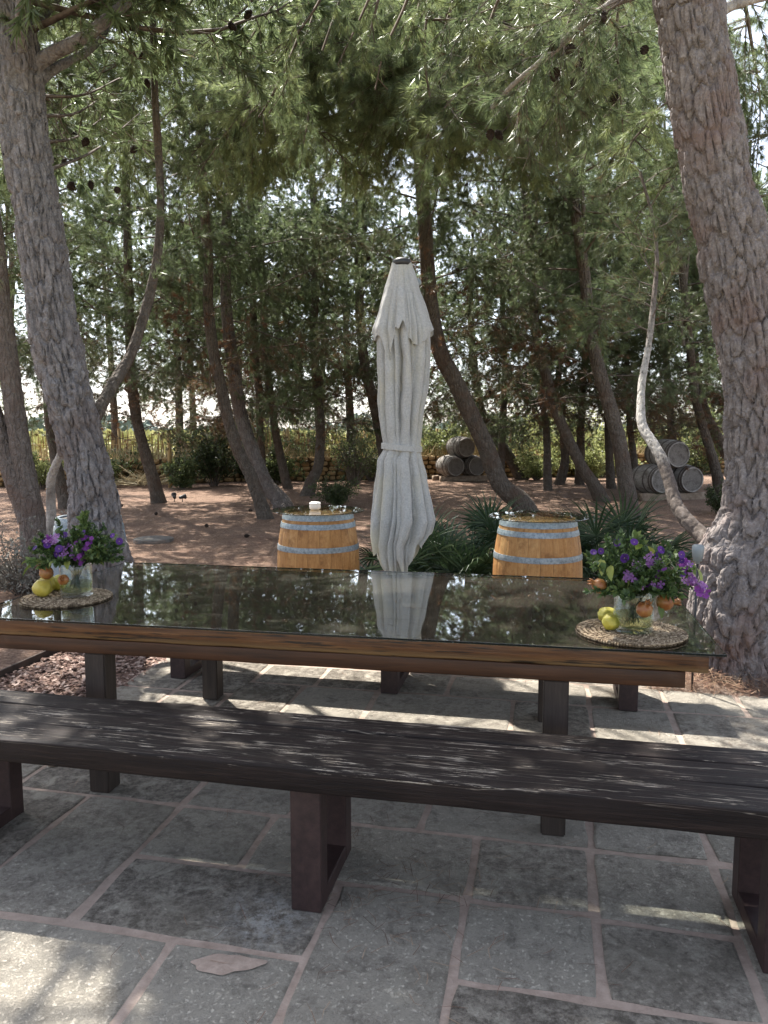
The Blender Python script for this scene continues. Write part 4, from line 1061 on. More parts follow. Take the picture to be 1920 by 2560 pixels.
def drape(y0, y1fun, n, k, scale, fold, seed, nf, ztop=None, sharp=.7, inset=0.0):
    """hanging folded cloth from photo row y0 down to a hem that varies round the pole"""
    a = np.linspace(0, 2*math.pi, k, endpoint=False)
    V = np.zeros((n, k, 3))
    y1 = y1fun(a)
    for i in range(n):
        tt = i/(n-1); y = y0+(y1-y0)*tt
        hw = np.interp(y, py, ph)*KM*scale-inset; cx = (np.interp(y, py, pc)-px0)*KM
        ph_ = a*nf+seed+1.3*np.sin(a*2+seed)+.9*np.sin(a*3+2*seed)+.45*np.sin(y*.012+a)
        var = .45+.75*(.5+.5*np.sin(a*5.0+seed*3+.6*np.sin(a*3)))
        side = 1-.75*np.abs(np.cos(a))**5
        w = 1-1.25*fold(y)*var*side*(1-np.abs(np.sin(ph_/2)))**2.0
        w2 = 1-.8*fold(y)*side*(1-np.abs(np.sin(a*nf*.31+1.3*seed+.4*np.sin(y*.01))))**2.6
        r = hw*w*w2
        V[i, :, 0] = cx+r*np.cos(a); V[i, :, 1] = r*np.sin(a)*.85
        V[i, :, 2] = np.array([zpx(q) for q in np.atleast_1d(y)]) if np.ndim(y) else zpx(y)
    V += .006*np.stack([fbm(V*np.array((16, 16, 7))+seed, 3), fbm(V*14+seed+7, 2), 0*V[..., 0]], -1)
    return V.reshape(-1, 3), [grid_faces(n, k)]
def fold_main(y): return np.interp(y, [654, 760, 900, 1060, 1118, 1170, 1300, 1430], [.03, .2, .40, .32, .10, .30, .44, .5])
def fold_vent(y): return np.interp(y, [654, 720, 800, 900], [.03, .14, .28, .36])
# a = -90 deg faces the camera
def hem_main(a):
    f = np.zeros_like(a)+1405
    for c_, wd, amp in ((-math.pi/2-.42, .34, 34), (-math.pi/2+.33, .30, 36), (0.05, .5, -80), (math.pi-.05, .35, -45), (-math.pi/2-.05, .12, -28), (math.pi/2, .8, 10), (-math.pi/2+.8, .22, -60), (-math.pi/2-.95, .2, -34)):
        d = np.angle(np.exp(1j*(a-c_))); f = f+amp*np.exp(-(d/wd)**2)
    return f
def hem_vent(a):
    f = np.zeros_like(a)+842
    for c_, wd, amp in ((-math.pi/2-.62, .16, 66), (-math.pi/2-.28, .12, -18), (-math.pi/2-.02, .1, -34), (-math.pi/2+.5, .3, 26), (0, .3, -18), (math.pi, .3, 10), (math.pi/2, .7, 20)):
        d = np.angle(np.exp(1j*(a-c_))); f = f+amp*np.exp(-(d/wd)**2)
    return f
def obj_par(name, VF, mat=M_CLOTH):
    V, F = VF
    o = link(name, mesh(name, V, F, mat, True), par)
    return o
obj_par('canopy', drape(700, hem_main, 90, 220, .95, fold_main, 1.0, 11, inset=.004))
obj_par('canopy_lining', drape(1140, lambda a: hem_main(a+.55)-6, 40, 160, .74, fold_main, 4.0, 9))
obj_par('vent_canopy', drape(657, hem_vent, 40, 220, 1.07, fold_vent, 2.2, 10))
mb = MB()
a = np.linspace(0, 2*math.pi, 80, endpoint=False)
zc = zpx(1119)+.012*np.cos(a)*-1
cx = (1004-px0)*KM
V = []
for dz, dr in ((-.021, -.004), (-.019, .0015), (.019, .0015), (.021, -.004)):
    r = .134+dr+.003*np.sin(a*9)+.002*np.sin(a*4+1)
    V.append(np.stack([cx+r*np.cos(a), r*.9*np.sin(a), zc+dz], -1))
mb.add(np.concatenate(V), grid_faces(4, 80)); mb.obj('tie_strap', M_CLOTH, par, False)
V, F = lathe([(.010, zpx(661)-.02), (.060, zpx(661)-.01), (.064, zpx(656)), (.058, zpx(650)), (.03, zpx(645)), (.0, zpx(644))], 28)
link('finial_cap', mesh('finial_cap', V, F, M_BLACK, True), par)
V, F = tube([(0, 0, .05), (0, 0, 1.4), (0, 0, zpx(660))], .024, 14)
link('pole', mesh('pole', V, F, M_GREYPL, True), par)
V, F = lathe([(.0, .0), (.24, .0), (.24, .05), (.22, .065), (.05, .075), (.045, .22), (.03, .22)], 36)
link('base', mesh('base', V, F, M_GREYPL, True), par)
link('crank', mesh('crank', *bbox(.05, .07, .11, .012, 2), M_GREYPL), par, loc=(0, .05, 1.15))
# small grey pulley housing that shows at the shoulder
V, F = lathe([(.0, -.012), (.026, -.012), (.028, 0), (.026, .012), (0, .012)], 18)
q = at(1043, 706, DU+.06)
link('pulley', mesh('pulley', V, F, M_GREYPL, True), par, loc=(q[0]-ux, q[1]-DU, q[2]), rot=(R(80), 0, R(30)))

# ------------------------------------------------------------------ barrels
def barrel(style):
    Hh, Rh, Rb = .90, .272, .332
    mats = {'gold': (M_OAK, M_HOOP, M_OAK), 'old': (M_OLDOAK, M_RHOOP, M_HEADOAK), 'blue': (M_BLUEOAK, M_HOOP, M_HEADOAK)}[style]
    root = empty('barrel', (0, 0, 0))
    def rz(z): x = (z-Hh/2)/(Hh/2); return Rb-(Rb-Rh)*abs(x)**2.0
    ns = 22; da = 2*math.pi/ns; gap = .0016
    zs = np.linspace(0, Hh, 15); L = []
    for z in zs:
        r = rz(z); ga = gap/r/2
        for rr_, aa in ((r-.024, -da/2+ga), (r-.002, -da/2+ga), (r, -da/4), (r, da/4), (r-.002, da/2-ga), (r-.024, da/2-ga)):
            L.append((rr_*math.cos(aa), rr_*math.sin(aa), z))
    V = np.array(L); F = [grid_faces(15, 6)]
    F.append(np.array([[3, 2, 1, 0], [5, 4, 3, 0]])); b = 14*6; F.append(np.array([[b, b+1, b+2, b+3], [b, b+3, b+4, b+5]]))
    me = mesh('stave', V, F, mats[0])
    for i in range(ns): link('stave', me, root, rot=(0, 0, i*da))
    for z0, z1 in ((.004, .052), (.078, .118), (.255, .297)):
        for flip in (0, 1):
            a0, a1 = (z0, z1) if not flip else (Hh-z1, Hh-z0)
            pr_ = [(rz(a0)-.002, a0), (rz(a0)+.004, a0), (rz((a0+a1)/2)+.005, (a0+a1)/2), (rz(a1)+.004, a1), (rz(a1)-.002, a1)]
            V, F = lathe(pr_, 56); link('hoop', mesh('hoop', V, F, mats[1], False), root)
    for z, up in ((Hh-.028, 1), (.028, -1)):
        V, F = lathe([(Rh-.022, z-.01), (Rh-.022, z+.01)], 40, True, True); link('head', mesh('head', V, F, mats[2]), root)
    if style == 'old':
        V, F = lathe([(.0, .337), (.026, .337), (.026, .352), (.0, .352)], 16); b_ = link('bung', mesh('bung', V, F, M_HEADOAK), root, loc=(0, 0, Hh/2), rot=(R(-90), 0, R(20)))
    return root
DISC = None
def glass_disc():
    V, F = lathe([(.0, .0), (.366, .0), (.37, .003), (.37, .008), (.366, .011), (.0, .011)], 72)
    me = mesh('glass_top', V, F, M_GLASS, False); me.materials.append(M_GLASSEDGE)
    nf = np.zeros(len(me.polygons)*3); me.polygons.foreach_get('normal', nf); nf = nf.reshape(-1, 3)
    me.polygons.foreach_set('material_index', (np.abs(nf[:, 2]) < .3).astype(np.int32)); return me
DISC = glass_disc()
gold = barrel('gold')
p1 = at(795, 1280, 6.15); p2 = at(1346, 1280, 5.7)
gold.name = 'barrel_table'; gold.location = (p1[0], p1[1], 0); gold.rotation_euler = (0, 0, .4)
setp(gold, 'golden oak barrel table with glass top carrying the white bowl', 'barrel table', 'barrel tables')
link('glass_top', DISC, gold, loc=(0, 0, .9015))
g2 = copy_tree(gold); g2.location = (p2[0], p2[1], 0); g2.rotation_euler = (0, 0, 1.3)
setp(g2, 'golden oak barrel table with empty glass top among the fan palms', 'barrel table', 'barrel tables')
# white bowl on the first barrel
mb = MB()
V, F = lathe([(0, 0), (.032, 0), (.043, .008), (.046, .03), (.043, .042), (.0455, .047), (.046, .054), (.042, .056), (.039, .05), (.038, .02), (0, .015)], 36); mb.add(V, F)
bowl = mb.obj('bowl', M_CERAMIC, None, True, loc=(p1[0]-.022, p1[1]-.02, .9135)); setp(bowl, 'small lidded white ceramic bowl on the glass barrel top', 'bowl')
V, F = lathe([(.0, .0), (.041, .0), (.043, .004), (.03, .011), (0, .014)], 24); a = np.arctan2(V[:, 1], V[:, 0]); V[:, 2] += .003*np.sin(a*5)*(np.hypot(V[:, 0], V[:, 1]) > .01)
link('candle_wax', mesh('candle_wax', V, F, M_CERAMIC, True), bowl, loc=(0, 0, .05))
blue = barrel('blue'); q = at(222, 1290, 6.35); blue.location = (q[0], q[1], 0); blue.scale = (.92, .92, .93)
setp(blue, 'blue-grey painted barrel standing behind the large grey trunk', 'barrel')
old = barrel('old')
def lie(root, x, y, z, yaw, roll):
    root.rotation_mode = 'XYZ'
    m = Matrix.Translation((x, y, z)) @ Matrix.Rotation(yaw, 4, 'Z') @ Matrix.Rotation(R(90), 4, 'X') @ Matrix.Rotation(roll, 4, 'Z') @ Matrix.Translation((0, 0, -.45))
    root.matrix_world = m
first = True
for (px_, D, yaw, nm, rel, sp) in ((1150, 23.4, R(20), 'by the stone wall', 'stack in front of the stone wall', .70), (1664, 17.2, R(14), 'behind the pale limb', 'stack behind the pale crooked limb', .74)):
    cxs = at(px_, 1200, D)[0]
    labs = [f'weathered grey barrel, lower left of the {rel}', f'weathered grey barrel, lower right of the {rel}', f'weathered grey barrel on top of the {rel}']
    dz = math.sqrt(.664**2-(sp/2)**2)
    c_, s_ = math.cos(yaw), math.sin(yaw)
    for j, (dx, zz) in enumerate(((-sp/2, .13+.332), (sp/2, .13+.332), (0, .13+.332+dz))):
        o = old if first else copy_tree(old); first = False
        lie(o, cxs+dx*c_, D+dx*s_, zz, yaw, 1.1*j+px_)
        setp(o, labs[j], 'barrel', 'stacked old barrels')
    for k_ in (-1, 1):
        mb = MB(); V, F = plank(sp+.85, .16, .17, .02, 24, .018, px_+k_, 5.0); mb.add(V, F)
        o = mb.obj('cradle_beam', M_CRADLE, None, True, loc=(cxs-s_*k_*.27, D+c_*k_*.27, .08), rot=(0, 0, yaw))
        setp(o, ('front' if k_ < 0 else 'rear')+f' timber cradle beam under the barrel {rel}', 'beam')

# ------------------------------------------------------------------ placemats, vases, fruit
ZT = TH+.002
def placemat(x, y, r, label, seed):
    g = np.random.default_rng(seed); P0 = []; P1 = []; A = []
    nr = 11
    for i in range(nr):
        ri = r*(i+.6)/nr; n = max(8, int(2*math.pi*ri/.010))
        a = np.arange(n)/n*2*math.pi+g.random()
        for sgn in (-1, 1):
            da = .017/max(ri, .017)
            rin = ri-.009*sgn; rou = ri+.009*sgn
            p0 = np.stack([rin*np.cos(a), rin*np.sin(a), .003+.0*a], -1); p1 = np.stack([rou*np.cos(a+da), rou*np.sin(a+da), .009+.001*g.normal(0, 1, n)], -1)
            P0.append(p0); P1.append(p1); A.append(g.uniform(.1, 1, n))
    P0 = np.concatenate(P0); P1 = np.concatenate(P1); A = np.concatenate(A)
    V, F = prisms(P0, P1, .0046, .0032, 5)
    root = empty('placemat', (x, y, ZT), 0, label, 'placemat', 'straw placemats on the table')
    link('braid', mesh('braid', V, F, M_STRAW, True, np.repeat(A, 10)), root)
    V, F = lathe([(r*.985, .0005), (r*.985, .004)], 64, True, True); link('backing', mesh('backing', V, F, M_STRAW, False, np.full(len(V), .2)), root)
def on_table(x, y): return ground(x, y, TH)
m1 = on_table(167, 1498); m2 = on_table(1577, 1584)
placemat(m1[0], m1[1], .198, 'round braided straw placemat under the vase with three yellow-green quinces', 1)
placemat(m2[0], m2[1], .203, 'round braided straw placemat under the vase with two knobbly quinces', 2)
ZM = ZT+.0135
def vase(x, y, h, r, label):
    root = empty('vase', (x, y, ZM), 0, label, 'vase', 'glass vases with flowers')
    V, F = lathe([(0, 0), (r*.94, 0), (r, .006), (r, h*.97), (r-.001, h), (r-.003, h), (r-.0035, h*.97), (r-.004, .024), (r*.85, .018), (0, .017)], 56)
    link('glass_wall', mesh('glass_wall', V, F, M_VASE, True), root)
    V, F = lathe([(r-.0045, .0245), (r-.0045, h*.44)], 40, True, True); link('water', mesh('water', V, F, M_WATER, False), root)
    return root
v1 = on_table(193, 1496); v2 = on_table(1582, 1585)
vase(v1[0], v1[1], .145, .071, 'clear glass cylinder vase beside three yellow-green quinces')
vase(v2[0], v2[1], .150, .074, 'clear glass cylinder vase beside two knobbly quinces')
def fruit_mesh(seed, lumps, elong):
    bm = bmesh.new(); bmesh.ops.create_icosphere(bm, subdivisions=4, radius=1.0)
    V = np.array([v.co[:] for v in bm.verts]); F = np.array([[v.index for v in f.verts] for f in bm.faces]); bm.free()
    n = fbm(V*1.6+seed, 3); V = V*(1+lumps*n)[:, None]
    V[:, 2] *= elong; ax = np.hypot(V[:, 0], V[:, 1])
    V[:, 2] -= .22*np.exp(-(ax/.28)**2)*np.sign(V[:, 2])*.8
    return mesh('quince', V, F, M_QUINCE, True)
for nm, x, y, rr, lab, cs, rot, dz in (('quince', 108, 1497, .042, 'large yellow quince lying in front at the straw mat edge', (11, .10, 1.15), (R(78), 0, R(50)), 0),
                       ('quince', 122, 1484, .040, 'dull yellow quince tucked behind the large one', (12, .10, 1.1), (R(60), 0, R(-20)), 0),
                       ('quince', 147, 1481, .037, 'greenish quince touching the vase on the left mat', (13, .08, 1.05), (R(15), 0, 0), 0),
                       ('quince', 1527, 1583, .033, 'knobbly green-yellow quince in front, beside the vase', (14, .16, .95), (R(10), 0, 0), 0),
                       ('quince', 1516, 1563, .033, 'knobbly green-yellow quince behind, against the vase', (15, .14, 1.0), (R(20), R(15), 0), 0)):
    q = on_table(x, y); me = fruit_mesh(*cs)
    o = link(nm, me, None, loc=(q[0], q[1], ZM+rr*.86), rot=rot, scale=(rr,)*3); setp(o, lab, 'quince', 'quinces on the placemats')

# ------------------------------------------------------------------ bouquets
def petal_flower(n, L, W, cup, name, mat, eye=True):
    mb = MB()
    for i in range(n):
        a = 2*math.pi*i/n; c_, s_ = math.cos(a), math.sin(a)
        pts = [(0, 0, 0), (L*.35, -W*.28, cup*.5), (L*.35, W*.28, cup*.5), (L*.8, -W*.5, cup), (L*.8, W*.5, cup), (L, -W*.22, cup*.85), (L, W*.22, cup*.85)]
        V = np.array([(x*c_-y*s_, x*s_+y*c_, z) for x, y, z in pts]); mb.add(V, [np.array([[0, 1, 2]]), np.array([[1, 3, 4, 2], [3, 5, 6, 4]])])
    me = mb.make(name, mat)
    return me
FV = petal_flower(5, .0185, .024, .004, 'violet_flower', M_VIOLET)
FM = petal_flower(4, .013, .011, .005, 'mauve_flower', M_MAUVE)
FG = petal_flower(5, .012, .011, .004, 'magenta_flower', M_MAGENTA)
V, F = lathe([(.0, .003), (.0018, .0025), (.0024, .0)], 8); EYE = mesh('flower_eye', V, F, M_EYE)
def leaf_blade(L, W, name, mat, curl=.25, fold=.2, n=6):
    V = []; 
    for i in range(n+1):
        x = i/n; w = W*math.sin(math.pi*min(1, x**.8))**.9*(1 if i < n else 0)
        z = -curl*L*x*x
        V += [(x*L, -w/2, z+fold*w), (x*L, 0, z), (x*L, w/2, z+fold*w)]
    F = []
    for i in range(n):
        b = i*3; F += [(b, b+3, b+4, b+1), (b+1, b+4, b+5, b+2)]
    return mesh(name, V, np.array(F), mat, True)
BIG = leaf_blade(.075, .034, 'broad_leaf', M_BIGLEAF)
def pome_mesh():
    prof = [(0, -.022), (.012, -.020), (.020, -.011), (.0235, 0), (.021, .011), (.013, .019), (.007, .022), (.007, .029), (.010, .036), (.006, .033), (.004, .024), (0, .024)]
    V, F = lathe(prof, 24); a = np.arctan2(V[:, 1], V[:, 0]); top = V[:, 2] > .028
    V[top, 2] += .005*np.cos(a[top]*6); V[:, :2] *= (1+.03*np.cos(a*6))[:, None]
    return mesh('pomegranate', V, F, M_POME, True)
POME = pome_mesh()
def facing(d): return Vector(d).to_track_quat('Z', 'Y').to_euler()
def bouquet(x, y, label, half, hh, violets, mauves, magentas, pomes, bigs, seed, kpx, cpx, dpt):
    """sprays in the vase; positions of blooms come from the photo's pixel offsets in metres"""
    root = empty('bouquet', (x, y, ZM+.02), 0, label, 'bouquet', 'bouquets in the vases')
    g = np.random.default_rng(seed)
    s0 = []; s1 = []; LV = []; LF = []; LA = []; nn = 0
    tips = []
    n = 74
    for i in range(n):
        a = g.uniform(0, 2*math.pi); rr_ = math.sqrt(g.random()); 
        end = np.array((half*rr_*math.cos(a)*1.0, half*.85*rr_*math.sin(a), .155+hh*(.25+.8*g.random())*(1-.55*rr_*rr_)))
        if g.random() < .25: end[2] = .13+.04*g.random()
        foot = np.array((-.45*end[0]*.3+g.normal(0, .012), g.normal(0, .02), g.uniform(.004, .03)))
        neck = np.array((.05*math.cos(a)*rr_, .05*math.sin(a)*rr_, .13))
        if i > 20: foot = neck*np.array((.8, .8, .93))
        c = catmull([foot, neck, (neck+end)/2+np.array((0, 0, .015)), end], 9)
        s0.append(c[:-1]); s1.append(c[1:]); tips.append((c, end))
    S0 = np.concatenate(s0); S1 = np.concatenate(s1)
    V, F = prisms(S0, S1, .0016, .0014, 4); o = link('stems', mesh('stems', V, F, M_HERB, True, np.full(len(V), .15)), root); setp(o, kind='stuff')
    # small leaves along the upper part of each spray
    P = []; D = []; T = []; S = []
    for c, end in tips:
        m = g.integers(60, 90); kind = g.random()
        tt = g.uniform(4.0, 8.0, m); i = np.minimum(tt.astype(int), 7); f = (tt-i)[:, None]
        pp = c[i]*(1-f)+c[i+1]*f; dd = c[i+1]-c[i]; dd /= np.linalg.norm(dd, axis=1)[:, None]
        r = g.normal(0, 1, (m, 3)); dd = dd*.6+r*.62; dd /= np.linalg.norm(dd, axis=1)[:, None]
        P.append(pp); D.append(dd); T.append(np.clip(g.normal(.25+.5*kind, .14, m), 0, 1)); S.append(g.uniform(.013, .03, m)*(1.0+.5*(kind > .8)))
    P = np.concatenate(P); D = np.concatenate(D); T = np.concatenate(T); S = np.concatenate(S); m = len(P)
    sd = np.cross(D, g.normal(0, 1, (m, 3))); sd /= np.linalg.norm(sd, axis=1)[:, None]
    w = S*.24
    V = np.stack([P, P+D*(S*.5)[:, None]-sd*w[:, None], P+D*S[:, None], P+D*(S*.5)[:, None]+sd*w[:, None]], 1).reshape(-1, 3)
    o = link('foliage', mesh('foliage', V, np.arange(4*m).reshape(-1, 4), M_HERB, attr=np.repeat(T, 4)), root); setp(o, kind='stuff')
    def loc(px_, py_, dy):
        """photo offset from the vase foot -> place, dy metres towards the viewer"""
        return ((px_-cpx[0])*kpx, -dy, (cpx[1]-py_)*kpx-.02)
    for lst, me, sc_, nm in ((violets, FV, 1.0, 'violet_flower'), (mauves, FM, 1.0, 'mauve_flower'), (magentas, FG, 1.0, 'magenta_flower')):
        for (fx_, fy_) in lst:
            k_ = 1 if me is FV else 5
            for q in range(k_):
                p = np.array(loc(fx_, fy_, g.uniform(.02, .10)))
                if k_ > 1: p += g.normal(0, .011, 3)
                d = (g.normal(0, .5), -1.0, .35+g.normal(0, .35))
                o = link(nm, me, root, loc=tuple(p), rot=facing(d), scale=(sc_*g.uniform(.62, .95) if me is FV else sc_*g.uniform(.85, 1.2),)*3)
                if me is FV: link('flower_eye', EYE, o)
    for (fx_, fy_, s_, dy, d) in pomes:
        link('pomegranate', POME, root, loc=loc(fx_, fy_, dy), rot=facing(d), scale=(s_,)*3)
    for (fx_, fy_, dy, az, el, s_) in bigs:
        link('broad_leaf', BIG, root, loc=loc(fx_, fy_, dy), rot=(g.normal(0, .3), -el, az), scale=(s_,)*3)
def c1(x, y): return 40+x/5.184, 1290+y/5.184
def c2(x, y): return 1420+x/4.608, 1330+y/4.608
vio = [c1(*p) for p in ((400, 385), (690, 400), (985, 200), (1385, 228), (1435, 312), (700, 250), (535, 355), (620, 480), (495, 300))]
mau = [c1(*p) for p in ((800, 370), (640, 245), (745, 485), (850, 480), (870, 400), (590, 285))]
mag = [c1(*p) for p in ((510, 265), (930, 310), (1010, 350), (1055, 385), (960, 500), (905, 515), (970, 280))]
bouquet(v1[0], v1[1], 'bouquet of purple and violet blooms with pomegranates beside the three quinces', .215, .20, vio, mau, mag,
        [(*c1(725, 800), 1.05, .085, (.2, -1, .3)), (*c1(455, 735), 1.35, .04, (-.6, -.5, .9))],
        [(*c1(330, 560), .03, R(170), R(-5), 1.1), (*c1(330, 590), .05, R(195), R(-35), 1.1), (*c1(300, 560), .02, R(150), R(-30), .9), (*c1(640, 540), .09, R(-100), R(-10), .8), (*c1(790, 550), .09, R(-70), R(-20), .8), (*c1(920, 290), .05, R(-80), R(60), .7)], 5, 3.53/FPX, (193, 1493), 3.4)
vio = [c2(*p) for p in ((230, 235), (320, 225), (655, 105), (930, 182), (955, 265), (1003, 268), (1160, 232), (1205, 315), (1185, 445), (990, 490), (1285, 365), (570, 295), (480, 120))]
mau = [c2(*p) for p in ((690, 370), (865, 290), (865, 370), (1310, 500), (1300, 415), (920, 580), (610, 520), (1420, 570), (735, 555), (630, 470))]
mag = [c2(*p) for p in ((975, 450), (880, 640), (870, 590), (1400, 650), (1440, 625), (1260, 390))]
bouquet(v2[0], v2[1], 'loose leafy bouquet of violet blooms with pomegranates beside two knobbly quinces', .215, .22, vio, mau, mag,
        [(*c2(325, 635), 1.25, .02, (-1, -.3, .5)), (*c2(775, 860), 1.3, .09, (.1, -.8, .9)), (*c2(1060, 805), 1.45, .04, (1, -.4, .1))],
        [(*c2(430, 380), .04, R(-110), R(-40), .9), (*c2(1420, 420), .03, R(-60), R(-60), 1.0), (*c2(700, 200), .05, R(-80), R(40), .8), (*c2(880, 250), .05, R(-120), R(50), .8), (*c2(330, 310), .03, R(-100), R(-50), .9), (*c2(990, 830), .05, R(-80), R(-60), .7), (*c2(1320, 350), .03, R(-80), R(-30), .8)], 6, 2.93/FPX, (1582, 1583), 2.9)

# ------------------------------------------------------------------ fan palms
def fan(seed, n=22, L=.46):
    g = np.random.default_rng(seed); mb = MB()
    for i in range(n):
        a = R(-125+250*i/(n-1))+g.normal(0, .02); l = L*(.72+.28*math.cos(a*.55))*g.uniform(.92, 1.05); w = .020
        d = np.array((math.cos(a), math.sin(a), 0)); s_ = np.array((-math.sin(a), math.cos(a), 0))
        dz = -.10*l*abs(math.sin(a))+g.normal(0, .015)
        V = []
        for q in range(5):
            x = q/4; ww = w*(.35+.65*min(1, x*3))*(1-.97*max(0, (x-.45)/.55)); z = .10*l*math.sin(x*2)-(.24*l)*x**3+dz*x
            c_ = d*l*x+np.array((0, 0, z)); V += [c_-s_*ww/2+np.array((0, 0, ww*.35)), c_, c_+s_*ww/2+np.array((0, 0, ww*.35))]
        F = []
        for q in range(4):
            b = q*3; F += [(b, b+3, b+4, b+1), (b+1, b+4, b+5, b+2)]
        mb.add(np.array(V), np.array(F), g.uniform(.1, .9))
    return mb.make('palm_leaf', M_PALM, False, True)
FANS = [fan(s_, n_, l_) for s_, n_, l_ in ((1, 22, .38), (2, 20, .43), (3, 24, .35))]
def palm(x, y, n, spread, hgt, label, seed):
    g = np.random.default_rng(seed); root = empty('fan_palm', (x, y, 0), 0, label, 'palm', 'dwarf fan palms behind the barrel table')
    S0 = []; S1 = []
    for i in range(n):
        az = i*2.399+g.normal(0, .2); f = (i+.5)/n; el = R(12+68*(1-f)**.8+g.normal(0, 6))
        if i % 5 == 4: el = R(g.uniform(-2, 18))
        Lp = g.uniform(.35, .75)*hgt
        foot = np.array((g.normal(0, .10), g.normal(0, .10), .05)); d = np.array((math.cos(az)*math.cos(el)*spread, math.sin(az)*math.cos(el)*spread, math.sin(el)))
        mid = foot+d*Lp*.55+np.array((0, 0, .06)); tip = foot+d*Lp
        S0 += [foot, mid]; S1 += [mid, tip]
        e = el-R(12)
        m = Matrix.Rotation(az, 4, 'Z') @ Matrix.Rotation(-e, 4, 'Y') @ Matrix.Rotation(g.normal(0, .35), 4, 'X')
        o = link('palm_leaf', FANS[i % 3], root); o.matrix_local = Matrix.Translation(tuple(tip)) @ m @ Matrix.Scale(g.uniform(.8, 1.15), 4)
    V, F = prisms(np.array(S0), np.array(S1), .008, .006, 5); link('leaf_stalks', mesh('leaf_stalks', V, F, M_PALM, True, np.full(len(V), .5)), root)
    V, F = tube([(0, 0, -.05), (0, 0, .1), (0, 0, .22)], [.12, .11, .05], 12); link('trunk', mesh('trunk', V, F, M_BARKB, True), root)
for x, D, n, sp, hg, lab, sd in ((1135, 6.5, 34, 1.1, .80, 'fan palm with drooping leaves between the parasol and the barrel', 1), (1225, 7.3, 26, 1.0, .88, 'fan palm right behind the palm-side barrel, leaves fanning upward', 2),
                             (1400, 7.4, 26, 1.1, .82, 'fan palm peeping over the empty glass barrel top', 3), (1520, 6.9, 38, 1.2, .88, 'large fan palm spreading to the right of the barrel', 4), (1040, 6.9, 18, 1.2, .7, 'low fan palm in the shade behind the parasol', 6)):
    palm(at(x, 1280, D)[0], D, n, sp, hg, lab, sd)

# ------------------------------------------------------------------ shrubs
def shrub(name, x, y, w, h, label, n, leaf, mat, tint, seed, z0=0.0, group=None, stems=14, dep=.8, ragged=.35, zmin=.12):
    g = np.random.default_rng(seed); root = empty(name, (x, y, z0), 0, label, 'shrub', group)
    S0 = []; S1 = []; R0 = []; C = []
    for i in range(stems):
        a = g.uniform(0, 6.28); r_ = g.random()**.6; e = np.array((w/2*r_*math.cos(a), w/2*dep*r_*math.sin(a), h*g.uniform(.45, 1.0)*(1-.35*r_*r_)))
        c = catmull([np.array((e[0]*.08, e[1]*.08, -.03)), np.array((e[0]*.4, e[1]*.4, e[2]*.45)), e], 8); S0.append(c[:-1]); S1.append(c[1:]); R0.append(np.linspace(.016, .005, 7)*min(1, h))
        for q in range(9):
            k_ = g.integers(2, 8); d = unit(g.normal(0, 1, 3)+np.array((e[0]*.8, e[1]*.8, .5))); l = g.uniform(.12, .36)*max(w, h)*.5
            tip = c[k_]+d*l
            if tip[2] < zmin*h: continue
            S0.append(c[k_][None]); S1.append(tip[None]); R0.append(np.array([.004*min(1, h)])); C.append((c[k_], tip))
    V, F = prisms(np.concatenate(S0), np.concatenate(S1), np.concatenate(R0), np.concatenate(R0)*.7, 4); o = link('stems', mesh('stems', V, F, M_TWIG, True), root); setp(o, kind='stuff')
    if n:
        i = g.integers(0, len(C), n); f = g.uniform(.15, 1.1, n)[:, None]
        P = np.array([C[q][0] for q in i])*(1-f)+np.array([C[q][1] for q in i])*f+g.normal(0, .035*min(w, h), (n, 3))
        P = P[P[:, 2] > .02]; m = len(P)
        D = g.normal(0, 1, (m, 3)); D /= np.linalg.norm(D, axis=1)[:, None]; sd = np.cross(D, g.normal(0, 1, (m, 3))); sd /= np.linalg.norm(sd, axis=1)[:, None]
        S = leaf*g.uniform(.6, 1.3, m); wv = S*.26
        V = np.stack([P, P+D*(S*.5)[:, None]-sd*wv[:, None], P+D*S[:, None], P+D*(S*.5)[:, None]+sd*wv[:, None]], 1).reshape(-1, 3)
        T = np.clip(tint+g.normal(0, .12, m), 0, 1)
        o = link('foliage', mesh('foliage', V, np.arange(4*m).reshape(-1, 4), mat, attr=np.repeat(T, 4)), root); setp(o, kind='stuff')
    return root
def gx(px_, D): return at(px_, 1200, D)[0]
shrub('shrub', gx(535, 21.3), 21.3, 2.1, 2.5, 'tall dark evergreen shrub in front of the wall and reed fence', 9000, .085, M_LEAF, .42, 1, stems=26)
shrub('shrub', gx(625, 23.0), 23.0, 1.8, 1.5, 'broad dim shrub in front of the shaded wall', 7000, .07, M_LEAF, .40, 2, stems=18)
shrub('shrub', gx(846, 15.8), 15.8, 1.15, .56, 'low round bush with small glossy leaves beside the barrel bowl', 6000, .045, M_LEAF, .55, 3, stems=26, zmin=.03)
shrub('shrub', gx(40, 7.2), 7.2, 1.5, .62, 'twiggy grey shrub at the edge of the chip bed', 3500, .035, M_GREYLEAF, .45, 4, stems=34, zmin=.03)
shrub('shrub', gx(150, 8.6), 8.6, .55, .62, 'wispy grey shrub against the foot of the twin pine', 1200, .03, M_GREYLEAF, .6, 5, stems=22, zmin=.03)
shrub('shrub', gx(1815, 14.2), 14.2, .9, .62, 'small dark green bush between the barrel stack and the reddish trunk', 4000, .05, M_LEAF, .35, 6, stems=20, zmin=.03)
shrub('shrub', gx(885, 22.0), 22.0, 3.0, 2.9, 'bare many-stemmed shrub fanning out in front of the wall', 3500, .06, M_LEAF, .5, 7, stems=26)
shrub('shrub', gx(105, 20.5), 20.5, 1.5, 1.1, 'pale leafy shrub spilling over the wall behind the grey trunk', 5000, .06, M_LEAF, .8, 8, stems=18)
